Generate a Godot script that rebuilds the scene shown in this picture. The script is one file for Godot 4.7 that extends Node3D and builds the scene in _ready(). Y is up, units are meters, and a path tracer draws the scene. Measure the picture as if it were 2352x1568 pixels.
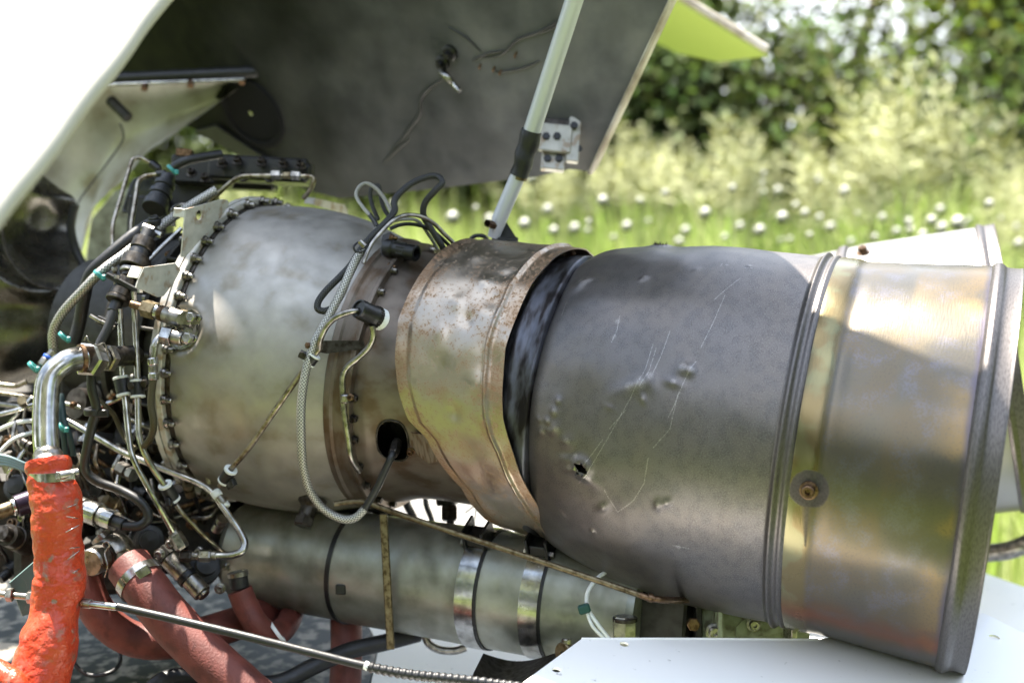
extends Node3D
# A damaged helicopter turbine engine with its cowl door open, in a sunny meadow before trees.
# Lengths in metres. px(x, y, d) gives the world point at a depth of d metres from the lens.

const F := 2874.7
var cam := Transform3D()
var M := {}
var names := {}
var O := Vector3.ZERO
var EA := Vector3.ZERO
var ax := Vector3.RIGHT
var eu := Vector3.BACK
var ev := Vector3.UP
var rng := RandomNumberGenerator.new()

class Acc:
	var v := PackedVector3Array()
	var n := PackedVector3Array()
	var uv := PackedVector2Array()
	var c := PackedColorArray()
	var i := PackedInt32Array()

# ---------------------------------------------------------------- coordinates
func px(x: float, y: float, d: float) -> Vector3:
	return cam * Vector3((x - 1176.0) / F * d, (784.0 - y) / F * d, -d)

func eng(s: float, r: float, phi: float) -> Vector3:
	return EA + ax * s + (eu * cos(phi) + ev * sin(phi)) * r

func out_dir(phi: float) -> Vector3:
	return eu * cos(phi) + ev * sin(phi)

# where the line of sight meets the engine of radius fr(s): (s, phi)
func surf(x: float, y: float, fr: Callable) -> Vector2:
	var best := 9.0
	var res := Vector2.ZERO
	for k in 460:
		var p := px(x, y, 0.85 + k * 0.0018) - EA
		var s := p.dot(ax)
		var q := p - ax * s
		var gap: float = q.length() - fr.call(s)
		if gap < best:
			best = gap
			res = Vector2(s, atan2(q.dot(ev), q.dot(eu)))
		if gap < 0.0:
			return res
	return res

# where the line of sight meets the cross plane at s: (r, phi)
func cross_at(x: float, y: float, s: float) -> Vector2:
	var d := px(x, y, 1.0) - cam.origin
	var t := (EA + ax * s - cam.origin).dot(ax) / d.dot(ax)
	var p := cam.origin + d * t - EA - ax * s
	return Vector2(p.length(), atan2(p.dot(ev), p.dot(eu)))

func on_plane(x: float, y: float, pl: Plane) -> Vector3:
	var d := px(x, y, 1.0) - cam.origin
	var hit = pl.intersects_ray(cam.origin, d.normalized())
	return hit if hit != null else px(x, y, 1.5)

func prof(a: Array, s: float) -> float:
	var n := a.size()
	if s <= a[0][0]: return a[0][1]
	if s >= a[n - 1][0]: return a[n - 1][1]
	var k := 0
	while a[k + 1][0] < s: k += 1
	var x0: float = a[k][0]; var x1: float = a[k + 1][0]
	var y0: float = a[k][1]; var y1: float = a[k + 1][1]
	var m0: float = (y1 - y0) / (x1 - x0)
	var m1 := m0
	if k > 0: m0 = (y1 - a[k - 1][1]) / (x1 - a[k - 1][0])
	if k < n - 2: m1 = (a[k + 2][1] - y0) / (a[k + 2][0] - x0)
	var h := x1 - x0
	var t := (s - x0) / h
	var t2 := t * t; var t3 := t2 * t
	return y0 * (2 * t3 - 3 * t2 + 1) + m0 * h * (t3 - 2 * t2 + t) + y1 * (-2 * t3 + 3 * t2) + m1 * h * (t3 - t2)

func lin(a: Array, s: float) -> float:
	if s <= a[0][0]: return a[0][1]
	for k in range(1, a.size()):
		if s <= a[k][0]:
			return lerpf(a[k - 1][1], a[k][1], (s - a[k - 1][0]) / maxf(a[k][0] - a[k - 1][0], 1e-6))
	return a[-1][1]

# ---------------------------------------------------------------- scene tree
func numbered(n: String) -> String:
	if not names.has(n):
		names[n] = 0
		return n
	names[n] += 1
	return "%s_%03d" % [n, names[n]]

func tag(o: Node3D, label: String, category: String, group := "", kind := "") -> Node3D:
	if label: o.set_meta("label", label)
	if category: o.set_meta("category", category)
	if group: o.set_meta("group", group)
	if kind: o.set_meta("kind", kind)
	return o

func thing(called: String, label: String, category: String, base: Vector3, group := "") -> Node3D:
	var o := Node3D.new()
	o.name = numbered(called)
	add_child(o, true)
	o.position = base
	O = base
	return tag(o, label, category, group)

func mesh_of(a: Acc, m: Material) -> ArrayMesh:
	var v := a.v.duplicate()
	for k in v.size():
		v[k] -= O
	var arr := []
	arr.resize(Mesh.ARRAY_MAX)
	arr[Mesh.ARRAY_VERTEX] = v
	arr[Mesh.ARRAY_NORMAL] = a.n
	arr[Mesh.ARRAY_TEX_UV] = a.uv
	if a.c.size() == v.size() and v.size() > 0: arr[Mesh.ARRAY_COLOR] = a.c
	arr[Mesh.ARRAY_INDEX] = a.i
	var me := ArrayMesh.new()
	me.add_surface_from_arrays(Mesh.PRIMITIVE_TRIANGLES, arr)
	me.surface_set_material(0, m)
	return me

func part(parent: Node3D, called: String, a: Acc, m: Material) -> MeshInstance3D:
	var o := MeshInstance3D.new()
	o.mesh = mesh_of(a, m)
	var names_here := 0
	var nm := called
	while parent.has_node(NodePath(nm)):
		names_here += 1
		nm = "%s_%03d" % [called, names_here]
	o.name = nm
	parent.add_child(o, true)
	return o

func solo(called: String, a: Acc, m: Material, label: String, category: String, group := "") -> MeshInstance3D:
	var b := AABB(a.v[0], Vector3.ZERO)
	for p in a.v: b = b.expand(p)
	O = Vector3(b.get_center().x, b.position.y, b.get_center().z)
	var o := MeshInstance3D.new()
	o.mesh = mesh_of(a, m)
	o.name = numbered(called)
	o.position = O
	add_child(o, true)
	tag(o, label, category, group)
	return o

# ---------------------------------------------------------------- shapes
func tri(a: Acc, p: Vector3, q: Vector3, r: Vector3, away: Vector3) -> void:
	var nn := (q - p).cross(r - p)
	if nn.length_squared() < 1e-20: return
	nn = nn.normalized()
	var k := a.v.size()
	var flip := nn.dot(away) > 0.0
	var no := nn if flip else -nn
	a.v.append(p); a.v.append(q); a.v.append(r)
	for j in 3:
		a.n.append(no)
	a.uv.append(Vector2(p.x + p.z * 0.7, p.y + p.z * 0.3) * 10.0); a.uv.append(Vector2(q.x + q.z * 0.7, q.y + q.z * 0.3) * 10.0); a.uv.append(Vector2(r.x + r.z * 0.7, r.y + r.z * 0.3) * 10.0)
	if flip:
		a.i.append_array([k, k + 2, k + 1])
	else:
		a.i.append_array([k, k + 1, k + 2])

func quad(a: Acc, p: Vector3, q: Vector3, r: Vector3, s: Vector3, away: Vector3) -> void:
	tri(a, p, q, r, away)
	tri(a, p, r, s, away)

# smooth surface f(u, v), u and v in 0..1; outward tells the side of the normal at a point
func grid(a: Acc, nu: int, nv: int, f: Callable, outward: Callable, wrap := false, skip = null, uvs := Vector2.ONE) -> void:
	var k0 := a.v.size()
	var p := PackedVector3Array()
	p.resize((nu + 1) * (nv + 1))
	for j in nv + 1:
		for i in nu + 1:
			p[j * (nu + 1) + i] = f.call(float(i) / nu, float(j) / nv)
	var w := nu + 1
	for j in nv + 1:
		for i in nu + 1:
			var i0 := i - 1; var i1 := i + 1
			if wrap:
				if i0 < 0: i0 = nu - 1
				if i1 > nu: i1 = 1
			else:
				i0 = maxi(i0, 0); i1 = mini(i1, nu)
			var du := p[j * w + i1] - p[j * w + i0]
			var dv := p[mini(j + 1, nv) * w + i] - p[maxi(j - 1, 0) * w + i]
			var no := du.cross(dv).normalized()
			var q := p[j * w + i]
			if no.dot(outward.call(q)) < 0.0: no = -no
			a.v.append(q)
			a.n.append(no)
			a.uv.append(Vector2(float(i) / nu * uvs.x, float(j) / nv * uvs.y))
	for j in nv:
		for i in nu:
			if skip != null and skip.call((i + 0.5) / nu, (j + 0.5) / nv): continue
			var q0 := k0 + j * w + i
			var q1 := q0 + 1; var q2 := q0 + w; var q3 := q2 + 1
			var face := (a.v[q1] - a.v[q0]).cross(a.v[q2] - a.v[q0])
			if face.dot(a.n[q0] + a.n[q3]) > 0.0:
				a.i.append_array([q0, q2, q1, q1, q2, q3])
			else:
				a.i.append_array([q0, q1, q2, q1, q3, q2])

# a smooth lathe on the engine's axis
func eng_lathe(a: Acc, s0: float, s1: float, pr: Array, ns: int, nphi: int, uvs := Vector2.ONE) -> void:
	grid(a, nphi, ns, func(u, v):
		var s := lerpf(s0, s1, v)
		return eng(s, prof(pr, s), u * TAU - PI), func(q): return (q - EA) - ax * (q - EA).dot(ax), true, null, uvs)

# sharp-edged turned part: pr holds (distance along dir, radius)
func lathe(a: Acc, base: Vector3, dir: Vector3, pr: Array, seg := 16, flat := false) -> void:
	dir = dir.normalized()
	var side := dir.cross(Vector3.UP if absf(dir.y) < 0.9 else Vector3.RIGHT).normalized()
	var up := side.cross(dir)
	for k in pr.size() - 1:
		var s0: float = pr[k][0]; var r0: float = pr[k][1]
		var s1: float = pr[k + 1][0]; var r1: float = pr[k + 1][1]
		var slope := Vector2(-(r1 - r0), s1 - s0)
		if slope.length() < 1e-9: continue
		slope = slope.normalized()
		if flat:
			for j in seg:
				var t0 := TAU * j / seg; var t1 := TAU * (j + 1) / seg
				var a0 := side * cos(t0) + up * sin(t0); var a1 := side * cos(t1) + up * sin(t1)
				var away := (a0 + a1).normalized() * slope.y + dir * slope.x
				quad(a, base + dir * s0 + a0 * r0, base + dir * s0 + a1 * r0, base + dir * s1 + a1 * r1, base + dir * s1 + a0 * r1, away)
			continue
		var k0 := a.v.size()
		for j in seg + 1:
			var t := TAU * j / seg
			var o := side * cos(t) + up * sin(t)
			var no := (o * slope.y + dir * slope.x).normalized()
			a.v.append(base + dir * s0 + o * r0); a.v.append(base + dir * s1 + o * r1)
			a.n.append(no); a.n.append(no)
			a.uv.append(Vector2(float(j) / seg, s0 * 10.0)); a.uv.append(Vector2(float(j) / seg, s1 * 10.0))
		for j in seg:
			var q := k0 + j * 2
			var face := (a.v[q + 1] - a.v[q]).cross(a.v[q + 3] - a.v[q]) + (a.v[q + 3] - a.v[q]).cross(a.v[q + 2] - a.v[q])
			if face.dot(a.n[q] + a.n[q + 2]) > 0.0:
				a.i.append_array([q, q + 3, q + 1, q, q + 2, q + 3])
			else:
				a.i.append_array([q, q + 1, q + 3, q, q + 3, q + 2])

func poly3(list: Array) -> PackedVector3Array:
	var p := PackedVector3Array()
	for k in range(0, list.size(), 3):
		p.append(px(list[k], list[k + 1], list[k + 2]))
	return p

# bent metal tube: straight runs with rounded corners
func bend(list: Array, cut := 0.012) -> PackedVector3Array:
	var p := poly3(list)
	var r := PackedVector3Array([p[0]])
	for k in range(1, p.size() - 1):
		var la := (p[k - 1] - p[k]); var lb := (p[k + 1] - p[k])
		var c := minf(cut, minf(la.length(), lb.length()) * 0.49)
		var q0 := p[k] + la.normalized() * c
		var q1 := p[k] + lb.normalized() * c
		for j in 7:
			var t := j / 6.0
			r.append(q0.lerp(p[k], t).lerp(p[k].lerp(q1, t), t))
	r.append(p[p.size() - 1])
	return r

# loose cable: a smooth curve through the points
func curve(list: Array, sub := 8) -> PackedVector3Array:
	return curve3(poly3(list), sub)

func curve3(p: PackedVector3Array, sub := 8) -> PackedVector3Array:
	var r := PackedVector3Array()
	var n := p.size()
	for k in n - 1:
		var p0 := p[maxi(k - 1, 0)]; var p3 := p[mini(k + 2, n - 1)]
		for j in sub:
			r.append(p[k].cubic_interpolate(p[k + 1], p0, p3, float(j) / sub))
	r.append(p[n - 1])
	return r

func tube(a: Acc, p: PackedVector3Array, r, seg := 10, bump = null, caps := true) -> void:
	var n := p.size()
	var k0 := a.v.size()
	var t0 := (p[1] - p[0]).normalized()
	var side := t0.cross(Vector3.UP if absf(t0.y) < 0.9 else Vector3.RIGHT).normalized()
	var len := 0.0
	var rings := []
	var dirs := []
	for k in n:
		var t := (p[mini(k + 1, n - 1)] - p[maxi(k - 1, 0)]).normalized()
		side = (side - t * side.dot(t)).normalized()
		var up := t.cross(side)
		if k > 0: len += (p[k] - p[k - 1]).length()
		var rad: float = r.call(float(k) / (n - 1)) if r is Callable else r
		var ring := PackedVector3Array()
		for j in seg + 1:
			var th := TAU * (j % seg) / seg
			var o := side * cos(th) + up * sin(th)
			var rr := rad
			if bump != null: rr += bump.call(len, th)
			ring.append(p[k] + o * rr)
			a.v.append(p[k] + o * rr)
			a.n.append(o)
			a.uv.append(Vector2(float(j) / seg, len / (TAU * maxf(rad, 0.0005))))
		rings.append(ring)
		dirs.append(t)
	if bump != null or r is Callable:
		for k in n:
			for j in seg + 1:
				var at := k0 + k * (seg + 1) + j
				var jj := j % seg
				var du: Vector3 = rings[k][(jj + 1) % seg] - rings[k][(jj + seg - 1) % seg]
				var dv: Vector3 = rings[mini(k + 1, n - 1)][jj] - rings[maxi(k - 1, 0)][jj]
				var no := du.cross(dv).normalized()
				a.n[at] = no if no.dot(a.n[at]) > 0 else -no
	for k in n - 1:
		for j in seg:
			var q := k0 + k * (seg + 1) + j
			a.i.append_array([q, q + seg + 1, q + 1, q + 1, q + seg + 1, q + seg + 2])
	if caps:
		for e in 2:
			var at := 0 if e == 0 else n - 1
			var away: Vector3 = -dirs[0] if e == 0 else dirs[n - 1]
			for j in seg:
				tri(a, p[at], rings[at][j], rings[at][(j + 1) % seg], away)

func block(a: Acc, c: Vector3, b: Basis, size: Vector3, bev := 0.001) -> void:
	var h := size * 0.5
	bev = minf(bev, minf(h.x, minf(h.y, h.z)) * 0.6)
	var P := func(sx, sy, sz, axis):
		var q := Vector3(h.x * sx, h.y * sy, h.z * sz)
		for j in 3:
			if j != axis: q[j] -= bev * signf(q[j])
		return c + b * q
	for axis in 3:
		for s in [-1, 1]:
			var cs := []
			for k in 4:
				var e := [0, 0, 0]
				e[axis] = s
				e[(axis + 1) % 3] = [-1, 1, 1, -1][k]
				e[(axis + 2) % 3] = [-1, -1, 1, 1][k]
				cs.append(P.call(e[0], e[1], e[2], axis))
			var n := Vector3.ZERO
			n[axis] = s
			quad(a, cs[0], cs[1], cs[2], cs[3], b * n)
	for axis in 3:
		var a1 := (axis + 1) % 3; var a2 := (axis + 2) % 3
		for s1 in [-1, 1]:
			for s2 in [-1, 1]:
				var e0 := [0, 0, 0]; var e1 := [0, 0, 0]
				e0[axis] = -1; e1[axis] = 1
				e0[a1] = s1; e1[a1] = s1; e0[a2] = s2; e1[a2] = s2
				var n := Vector3.ZERO
				n[a1] = s1; n[a2] = s2
				quad(a, P.call(e0[0], e0[1], e0[2], a1), P.call(e1[0], e1[1], e1[2], a1), P.call(e1[0], e1[1], e1[2], a2), P.call(e0[0], e0[1], e0[2], a2), b * n)
	for sx in [-1, 1]:
		for sy in [-1, 1]:
			for sz in [-1, 1]:
				tri(a, P.call(sx, sy, sz, 0), P.call(sx, sy, sz, 1), P.call(sx, sy, sz, 2), b * Vector3(sx, sy, sz))

# flat plate of a given thickness cut to an outline (with round holes: [centre, radius])
func plate(a: Acc, outline: PackedVector3Array, thick: float, towards: Vector3, holes := []) -> void:
	var nn := Vector3.ZERO
	var c := Vector3.ZERO
	var m := outline.size()
	for k in m:
		nn += outline[k].cross(outline[(k + 1) % m])
		c += outline[k] / m
	nn = Vector3.ZERO
	for k in m:
		nn += (outline[k] - c).cross(outline[(k + 1) % m] - c)
	nn = nn.normalized()
	if nn.dot(towards) < 0: nn = -nn
	var bx := (outline[1] - outline[0]).normalized()
	bx = (bx - nn * bx.dot(nn)).normalized()
	var by := nn.cross(bx)
	var o2 := PackedVector2Array()
	for q in outline: o2.append(Vector2((q - c).dot(bx), (q - c).dot(by)))
	if Geometry2D.is_polygon_clockwise(o2): o2.reverse()
	var loops := [o2]
	var full := o2.duplicate()
	for h in holes:
		var hc := Vector2((h[0] - c).dot(bx), (h[0] - c).dot(by))
		var ring := PackedVector2Array()
		for k in 14: ring.append(hc + Vector2(cos(-TAU * k / 14), sin(-TAU * k / 14)) * h[1])
		loops.append(ring)
		var bi := 0; var bj := 0; var bd := 1e9
		for i in full.size():
			for j in ring.size():
				var d := full[i].distance_to(ring[j])
				if d < bd:
					bd = d; bi = i; bj = j
		var merged := PackedVector2Array()
		for i in bi + 1: merged.append(full[i])
		for j in ring.size(): merged.append(ring[(bj + j) % ring.size()])
		var off := (ring[bj] - full[bi]).orthogonal().normalized() * 0.00003
		merged.append(ring[bj] + off)
		merged.append(full[bi] + off)
		for i in range(bi + 1, full.size()): merged.append(full[i])
		full = merged
	var W := func(q: Vector2, z: float): return c + bx * q.x + by * q.y + nn * z
	var t := Geometry2D.triangulate_polygon(full)
	if t.is_empty(): printerr("plate not triangulated")
	for k in range(0, t.size(), 3):
		tri(a, W.call(full[t[k]], 0.0), W.call(full[t[k + 1]], 0.0), W.call(full[t[k + 2]], 0.0), nn)
		tri(a, W.call(full[t[k]], -thick), W.call(full[t[k + 1]], -thick), W.call(full[t[k + 2]], -thick), -nn)
	for l in loops:
		var cnt: int = l.size()
		for k in cnt:
			var p0: Vector2 = l[k]; var p1: Vector2 = l[(k + 1) % cnt]
			var outw := Vector2(p1.y - p0.y, -(p1.x - p0.x))
			quad(a, W.call(p0, 0.0), W.call(p1, 0.0), W.call(p1, -thick), W.call(p0, -thick), bx * outw.x + by * outw.y)

func stud_bolt(a: Acc, p: Vector3, dir: Vector3, k: float) -> void:
	lathe(a, p, dir, [[0, k * 1.25], [k * 0.3, k * 1.25], [k * 0.3, k * 1.0]], 14)
	lathe(a, p, dir, [[k * 0.3, k * 1.0], [k * 1.1, k * 0.95], [k * 1.1, k * 0.62]], 12, true)
	lathe(a, p, dir, [[k * 1.1, k * 0.62], [k * 2.2, k * 0.6], [k * 2.4, k * 0.45], [k * 2.4, 0]], 10)

func cap_bolt(a: Acc, p: Vector3, dir: Vector3, k: float) -> void:
	lathe(a, p, dir, [[0, k * 1.35], [k * 0.35, k * 1.35], [k * 0.45, k * 0.95]], 14)
	lathe(a, p, dir, [[k * 0.45, k * 0.95], [k * 1.4, k * 0.95], [k * 1.55, k * 0.8]], 12, true)
	lathe(a, p, dir, [[k * 1.55, k * 0.8], [k * 1.55, k * 0.42], [k * 0.9, k * 0.4], [k * 0.9, 0]], 12)

func hex_bolt(a: Acc, p: Vector3, dir: Vector3, k: float, h := 1.0) -> void:
	lathe(a, p, dir, [[0, k], [k * h * 0.9, k], [k * h, k * 0.85], [k * h, 0]], 6, true)

func hex_nut(a: Acc, p: Vector3, dir: Vector3, k: float, h: float) -> void:
	lathe(a, p - dir.normalized() * h * 0.5, dir, [[0, 0], [0, k * 0.85], [h * 0.12, k], [h * 0.88, k], [h, k * 0.85], [h, 0]], 6, true)

func ring(a: Acc, p: Vector3, dir: Vector3, r0: float, r1: float, h: float, seg := 20) -> void:
	lathe(a, p - dir.normalized() * h * 0.5, dir, [[0, r0], [0, r1 - h * 0.1], [h * 0.15, r1], [h * 0.85, r1], [h, r1 - h * 0.1], [h, r0], [0, r0]], seg)

# ---------------------------------------------------------------- materials
func ramp(stops: Array) -> Gradient:
	var g := Gradient.new()
	var of := PackedFloat32Array(); var co := PackedColorArray()
	for s in stops:
		of.append(s[0]); co.append(s[1])
	g.offsets = of
	g.colors = co
	return g

func noise(sd: int, freq: float, oct := 4, type := FastNoiseLite.TYPE_SIMPLEX_SMOOTH) -> FastNoiseLite:
	var n := FastNoiseLite.new()
	n.seed = sd
	n.frequency = freq
	n.noise_type = type
	n.fractal_octaves = oct
	return n

func ntex(sd: int, freq: float, stops: Array, oct := 4, size := 512, normal := 0.0) -> NoiseTexture2D:
	var t := NoiseTexture2D.new()
	t.width = size
	t.height = size
	t.seamless = true
	t.noise = noise(sd, freq, oct)
	if normal > 0.0:
		t.as_normal_map = true
		t.bump_strength = normal
	elif stops:
		t.color_ramp = ramp(stops)
	return t

func g8(v: float) -> Color:
	return Color(v, v, v)

func mat(called: String, c: Color, rough: float, metal := 0.0) -> StandardMaterial3D:
	var m := StandardMaterial3D.new()
	m.resource_name = called
	m.albedo_color = c
	m.roughness = rough
	m.metallic = metal
	m.cull_mode = BaseMaterial3D.CULL_DISABLED
	M[called] = m
	return m

func tri_scale(m: StandardMaterial3D, k: float) -> void:
	m.uv1_triplanar = true
	m.uv1_world_triplanar = true
	m.uv1_scale = Vector3.ONE * k

func materials() -> void:
	var blot := ntex(3, 0.012, [[0.25, g8(0.62)], [0.55, g8(0.9)], [0.8, g8(1.0)]])
	var rgh := ntex(4, 0.02, [[0.2, g8(0.55)], [0.8, g8(1.0)]])
	var grime := ntex(5, 0.02, [[0.2, Color(0.5, 0.45, 0.38)], [0.45, Color(0.85, 0.83, 0.8)], [0.75, g8(1.0)]], 5)
	var m := mat("steel", Color(0.66, 0.64, 0.61), 0.42, 1.0)
	m.albedo_texture = blot; m.roughness_texture = rgh; tri_scale(m, 14.0)
	m = mat("tube_steel", Color(0.64, 0.61, 0.56), 0.42, 1.0)
	m.albedo_texture = grime; m.roughness_texture = rgh; tri_scale(m, 9.0)
	m = mat("bright_steel", Color(0.8, 0.79, 0.77), 0.28, 1.0)
	m.albedo_texture = blot; m.roughness_texture = rgh; tri_scale(m, 9.0)
	m = mat("dark_steel", Color(0.3, 0.285, 0.27), 0.5, 0.85)
	m.albedo_texture = grime; m.roughness_texture = rgh; tri_scale(m, 12.0)
	m = mat("brown_steel", Color(0.46, 0.37, 0.29), 0.5, 0.9)
	m.albedo_texture = grime; m.roughness_texture = rgh; tri_scale(m, 16.0)
	m = mat("brass", Color(0.50, 0.46, 0.37), 0.45, 0.9)
	m.albedo_texture = grime; tri_scale(m, 12.0)
	m = mat("rubber", Color(0.085, 0.085, 0.09), 0.6, 0.0)
	m.roughness_texture = rgh; tri_scale(m, 20.0)
	m = mat("black_paint", Color(0.085, 0.085, 0.09), 0.5, 0.0)
	m.albedo_texture = blot; m.roughness_texture = rgh; tri_scale(m, 10.0)
	m = mat("gearbox_metal", Color(0.2, 0.195, 0.18), 0.6, 0.35)
	m.albedo_texture = grime; tri_scale(m, 7.0)
	mat("white_plastic", Color(0.82, 0.83, 0.82), 0.45)
	mat("teal_plastic", Color(0.2, 0.5, 0.49), 0.45)
	mat("green_plastic", Color(0.06, 0.25, 0.22), 0.5)
	mat("blue_tape", Color(0.1, 0.3, 0.65), 0.5)
	m = mat("white_paint", Color(0.94, 0.93, 0.915), 0.3)
	m.clearcoat_enabled = true; m.clearcoat = 0.4; m.clearcoat_roughness = 0.1
	m.albedo_texture = ntex(8, 0.035, [[0.0, Color(0.55, 0.53, 0.5)], [0.09, Color(0.88, 0.88, 0.87)], [0.14, g8(1.0)]], 4)
	tri_scale(m, 3.0)
	m = mat("dirty_white", Color(0.80, 0.78, 0.74), 0.55)
	m.albedo_texture = ntex(9, 0.008, [[0.2, Color(0.66, 0.62, 0.56)], [0.5, Color(0.88, 0.86, 0.82)], [0.8, g8(1.0)]], 4)
	tri_scale(m, 4.0)
	m = mat("pale_green_paint", Color(0.55, 0.58, 0.5), 0.5)
	m.albedo_texture = grime; tri_scale(m, 5.0)
	m = mat("generator_metal", Color(0.62, 0.625, 0.59), 0.5, 0.65)
	m.albedo_texture = ntex(12, 0.006, [[0.15, Color(0.66, 0.65, 0.62)], [0.45, Color(0.86, 0.86, 0.84)], [0.8, g8(1.0)]], 6)
	m.roughness_texture = rgh; tri_scale(m, 6.0)
	# braided sleeve: a woven relief
	var bi := Image.create(64, 64, false, Image.FORMAT_RGB8)
	for y in 64:
		for x in 64:
			var u := fposmod((x + y) / 16.0, 2.0); var w := fposmod((x - y) / 16.0, 2.0)
			var over := (int(floor((x + y) / 16.0)) + int(floor((x - y + 128) / 16.0))) % 2 == 0
			var hgt := absf(sin((u if over else w) * PI * 0.5 * 2.0))
			var fine := 0.75 + 0.25 * absf(sin((w if over else u) * PI * 3.0))
			bi.set_pixel(x, y, g8(clampf(0.25 + 0.75 * hgt * fine, 0, 1)))
	var bt := ImageTexture.create_from_image(bi)
	for row in [["braid", Color(0.84, 0.83, 0.8), 0.75], ["dark_braid", Color(0.28, 0.28, 0.28), 0.5], ["olive_braid", Color(0.4, 0.37, 0.27), 0.6]]:
		m = mat(row[0], row[1], 0.4, row[2])
		m.albedo_texture = bt
		m.heightmap_enabled = true; m.heightmap_texture = bt; m.heightmap_scale = 0.06
		m.uv1_scale = Vector3(2, 2, 1)
	# fabric-wound dark red firesleeve and the thick orange silicone one
	m = mat("red_sleeve", Color(0.42, 0.205, 0.17), 0.6)
	m.albedo_texture = ntex(15, 0.012, [[0.2, Color(0.72, 0.68, 0.66)], [0.45, Color(0.9, 0.88, 0.87)], [0.75, g8(1.0)]], 5)
	m.heightmap_enabled = true; m.heightmap_texture = ntex(16, 0.09, [], 3); m.heightmap_scale = 0.04
	tri_scale(m, 7.0)
	m = mat("orange_sleeve", Color(1, 1, 1), 0.36)
	m.albedo_texture = ntex(18, 0.009, [[0.14, Color(0.47, 0.43, 0.40)], [0.2, Color(0.58, 0.38, 0.30)], [0.26, Color(0.66, 0.215, 0.12)], [0.55, Color(0.71, 0.225, 0.10)], [0.8, Color(0.72, 0.28, 0.16)]], 4)
	m.heightmap_enabled = true; m.heightmap_texture = ntex(19, 0.03, [], 3); m.heightmap_scale = 0.14
	tri_scale(m, 9.0)
	# composite underside of the cowl door
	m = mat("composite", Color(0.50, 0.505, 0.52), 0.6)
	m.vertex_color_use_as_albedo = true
	m.metallic_specular = 0.2
	m.albedo_texture = ntex(21, 0.008, [[0.2, g8(0.68)], [0.5, g8(0.85)], [0.75, Color(1.0, 0.99, 0.97)]], 6)
	m.roughness_texture = rgh
	m.heightmap_enabled = true; m.heightmap_texture = ntex(22, 0.05, [], 5); m.heightmap_scale = 0.05
	tri_scale(m, 2.6)
	mat("rolled_lip", Color(0.66, 0.645, 0.60), 0.5)
	mat("matte_black", Color(0.12, 0.12, 0.125), 0.85).metallic_specular = 0.15
	m = mat("zinc_plate", Color(0.74, 0.73, 0.70), 0.5, 0.3)
	m.albedo_texture = ntex(23, 0.01, [[0.2, Color(0.72, 0.6, 0.48)], [0.38, g8(0.9)], [0.8, g8(1.0)]], 5); tri_scale(m, 9.0)
	m = mat("composite_dark", Color(0.17, 0.17, 0.175), 0.5)
	m.albedo_texture = blot; tri_scale(m, 4.0)
	# plated sheet metal of the plenum
	m = mat("plenum_metal", Color(0.42, 0.41, 0.385), 0.34, 0.85)
	m.albedo_texture = ntex(24, 0.006, [[0.2, Color(0.6, 0.57, 0.52)], [0.5, g8(0.85)], [0.8, g8(1.0)]], 6)
	m.roughness_texture = rgh; tri_scale(m, 5.0)
	m = mat("cowl_lining", Color(0.8, 0.79, 0.77), 0.38, 0.15)
	m.albedo_texture = ntex(25, 0.006, [[0.2, Color(0.6, 0.56, 0.47)], [0.5, g8(0.9)], [0.8, g8(1.0)]], 5)
	tri_scale(m, 3.0)
	# leaves, grass, bark
	for row in [["leaf_mid", Color(0.25, 0.29, 0.13)], ["leaf_light", Color(0.36, 0.40, 0.11)], ["leaf_dark", Color(0.17, 0.21, 0.11)], ["grass_blade", Color(0.34, 0.40, 0.21)], ["tall_blade", Color(0.33, 0.41, 0.14)], ["panicle", Color(0.40, 0.42, 0.25)]]:
		m = mat(row[0], row[1].linear_to_srgb(), 0.8)
		m.metallic_specular = 0.2
		m.vertex_color_use_as_albedo = true
		m.backlight_enabled = true
		m.backlight = Color(0.75, 0.85, 0.58) if row[0] != "panicle" else Color(0.7, 0.7, 0.5)
	m = mat("soil", Color(0.12, 0.165, 0.035).linear_to_srgb(), 0.95)
	m.albedo_texture = ntex(30, 0.02, [[0.2, Color(0.6, 0.6, 0.5)], [0.8, Color(1.0, 1.0, 0.9)]], 5)
	tri_scale(m, 0.4)
	m = mat("bark", Color(0.12, 0.1, 0.075).linear_to_srgb(), 0.9)
	m.albedo_texture = grime; tri_scale(m, 2.0)
	m = mat("petal", Color(0.82, 0.83, 0.8), 0.8)
	m.backlight_enabled = true
	m.backlight = Color(0.5, 0.5, 0.48)
	m = mat("stem", Color(0.16, 0.24, 0.05).linear_to_srgb(), 0.6)

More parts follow.
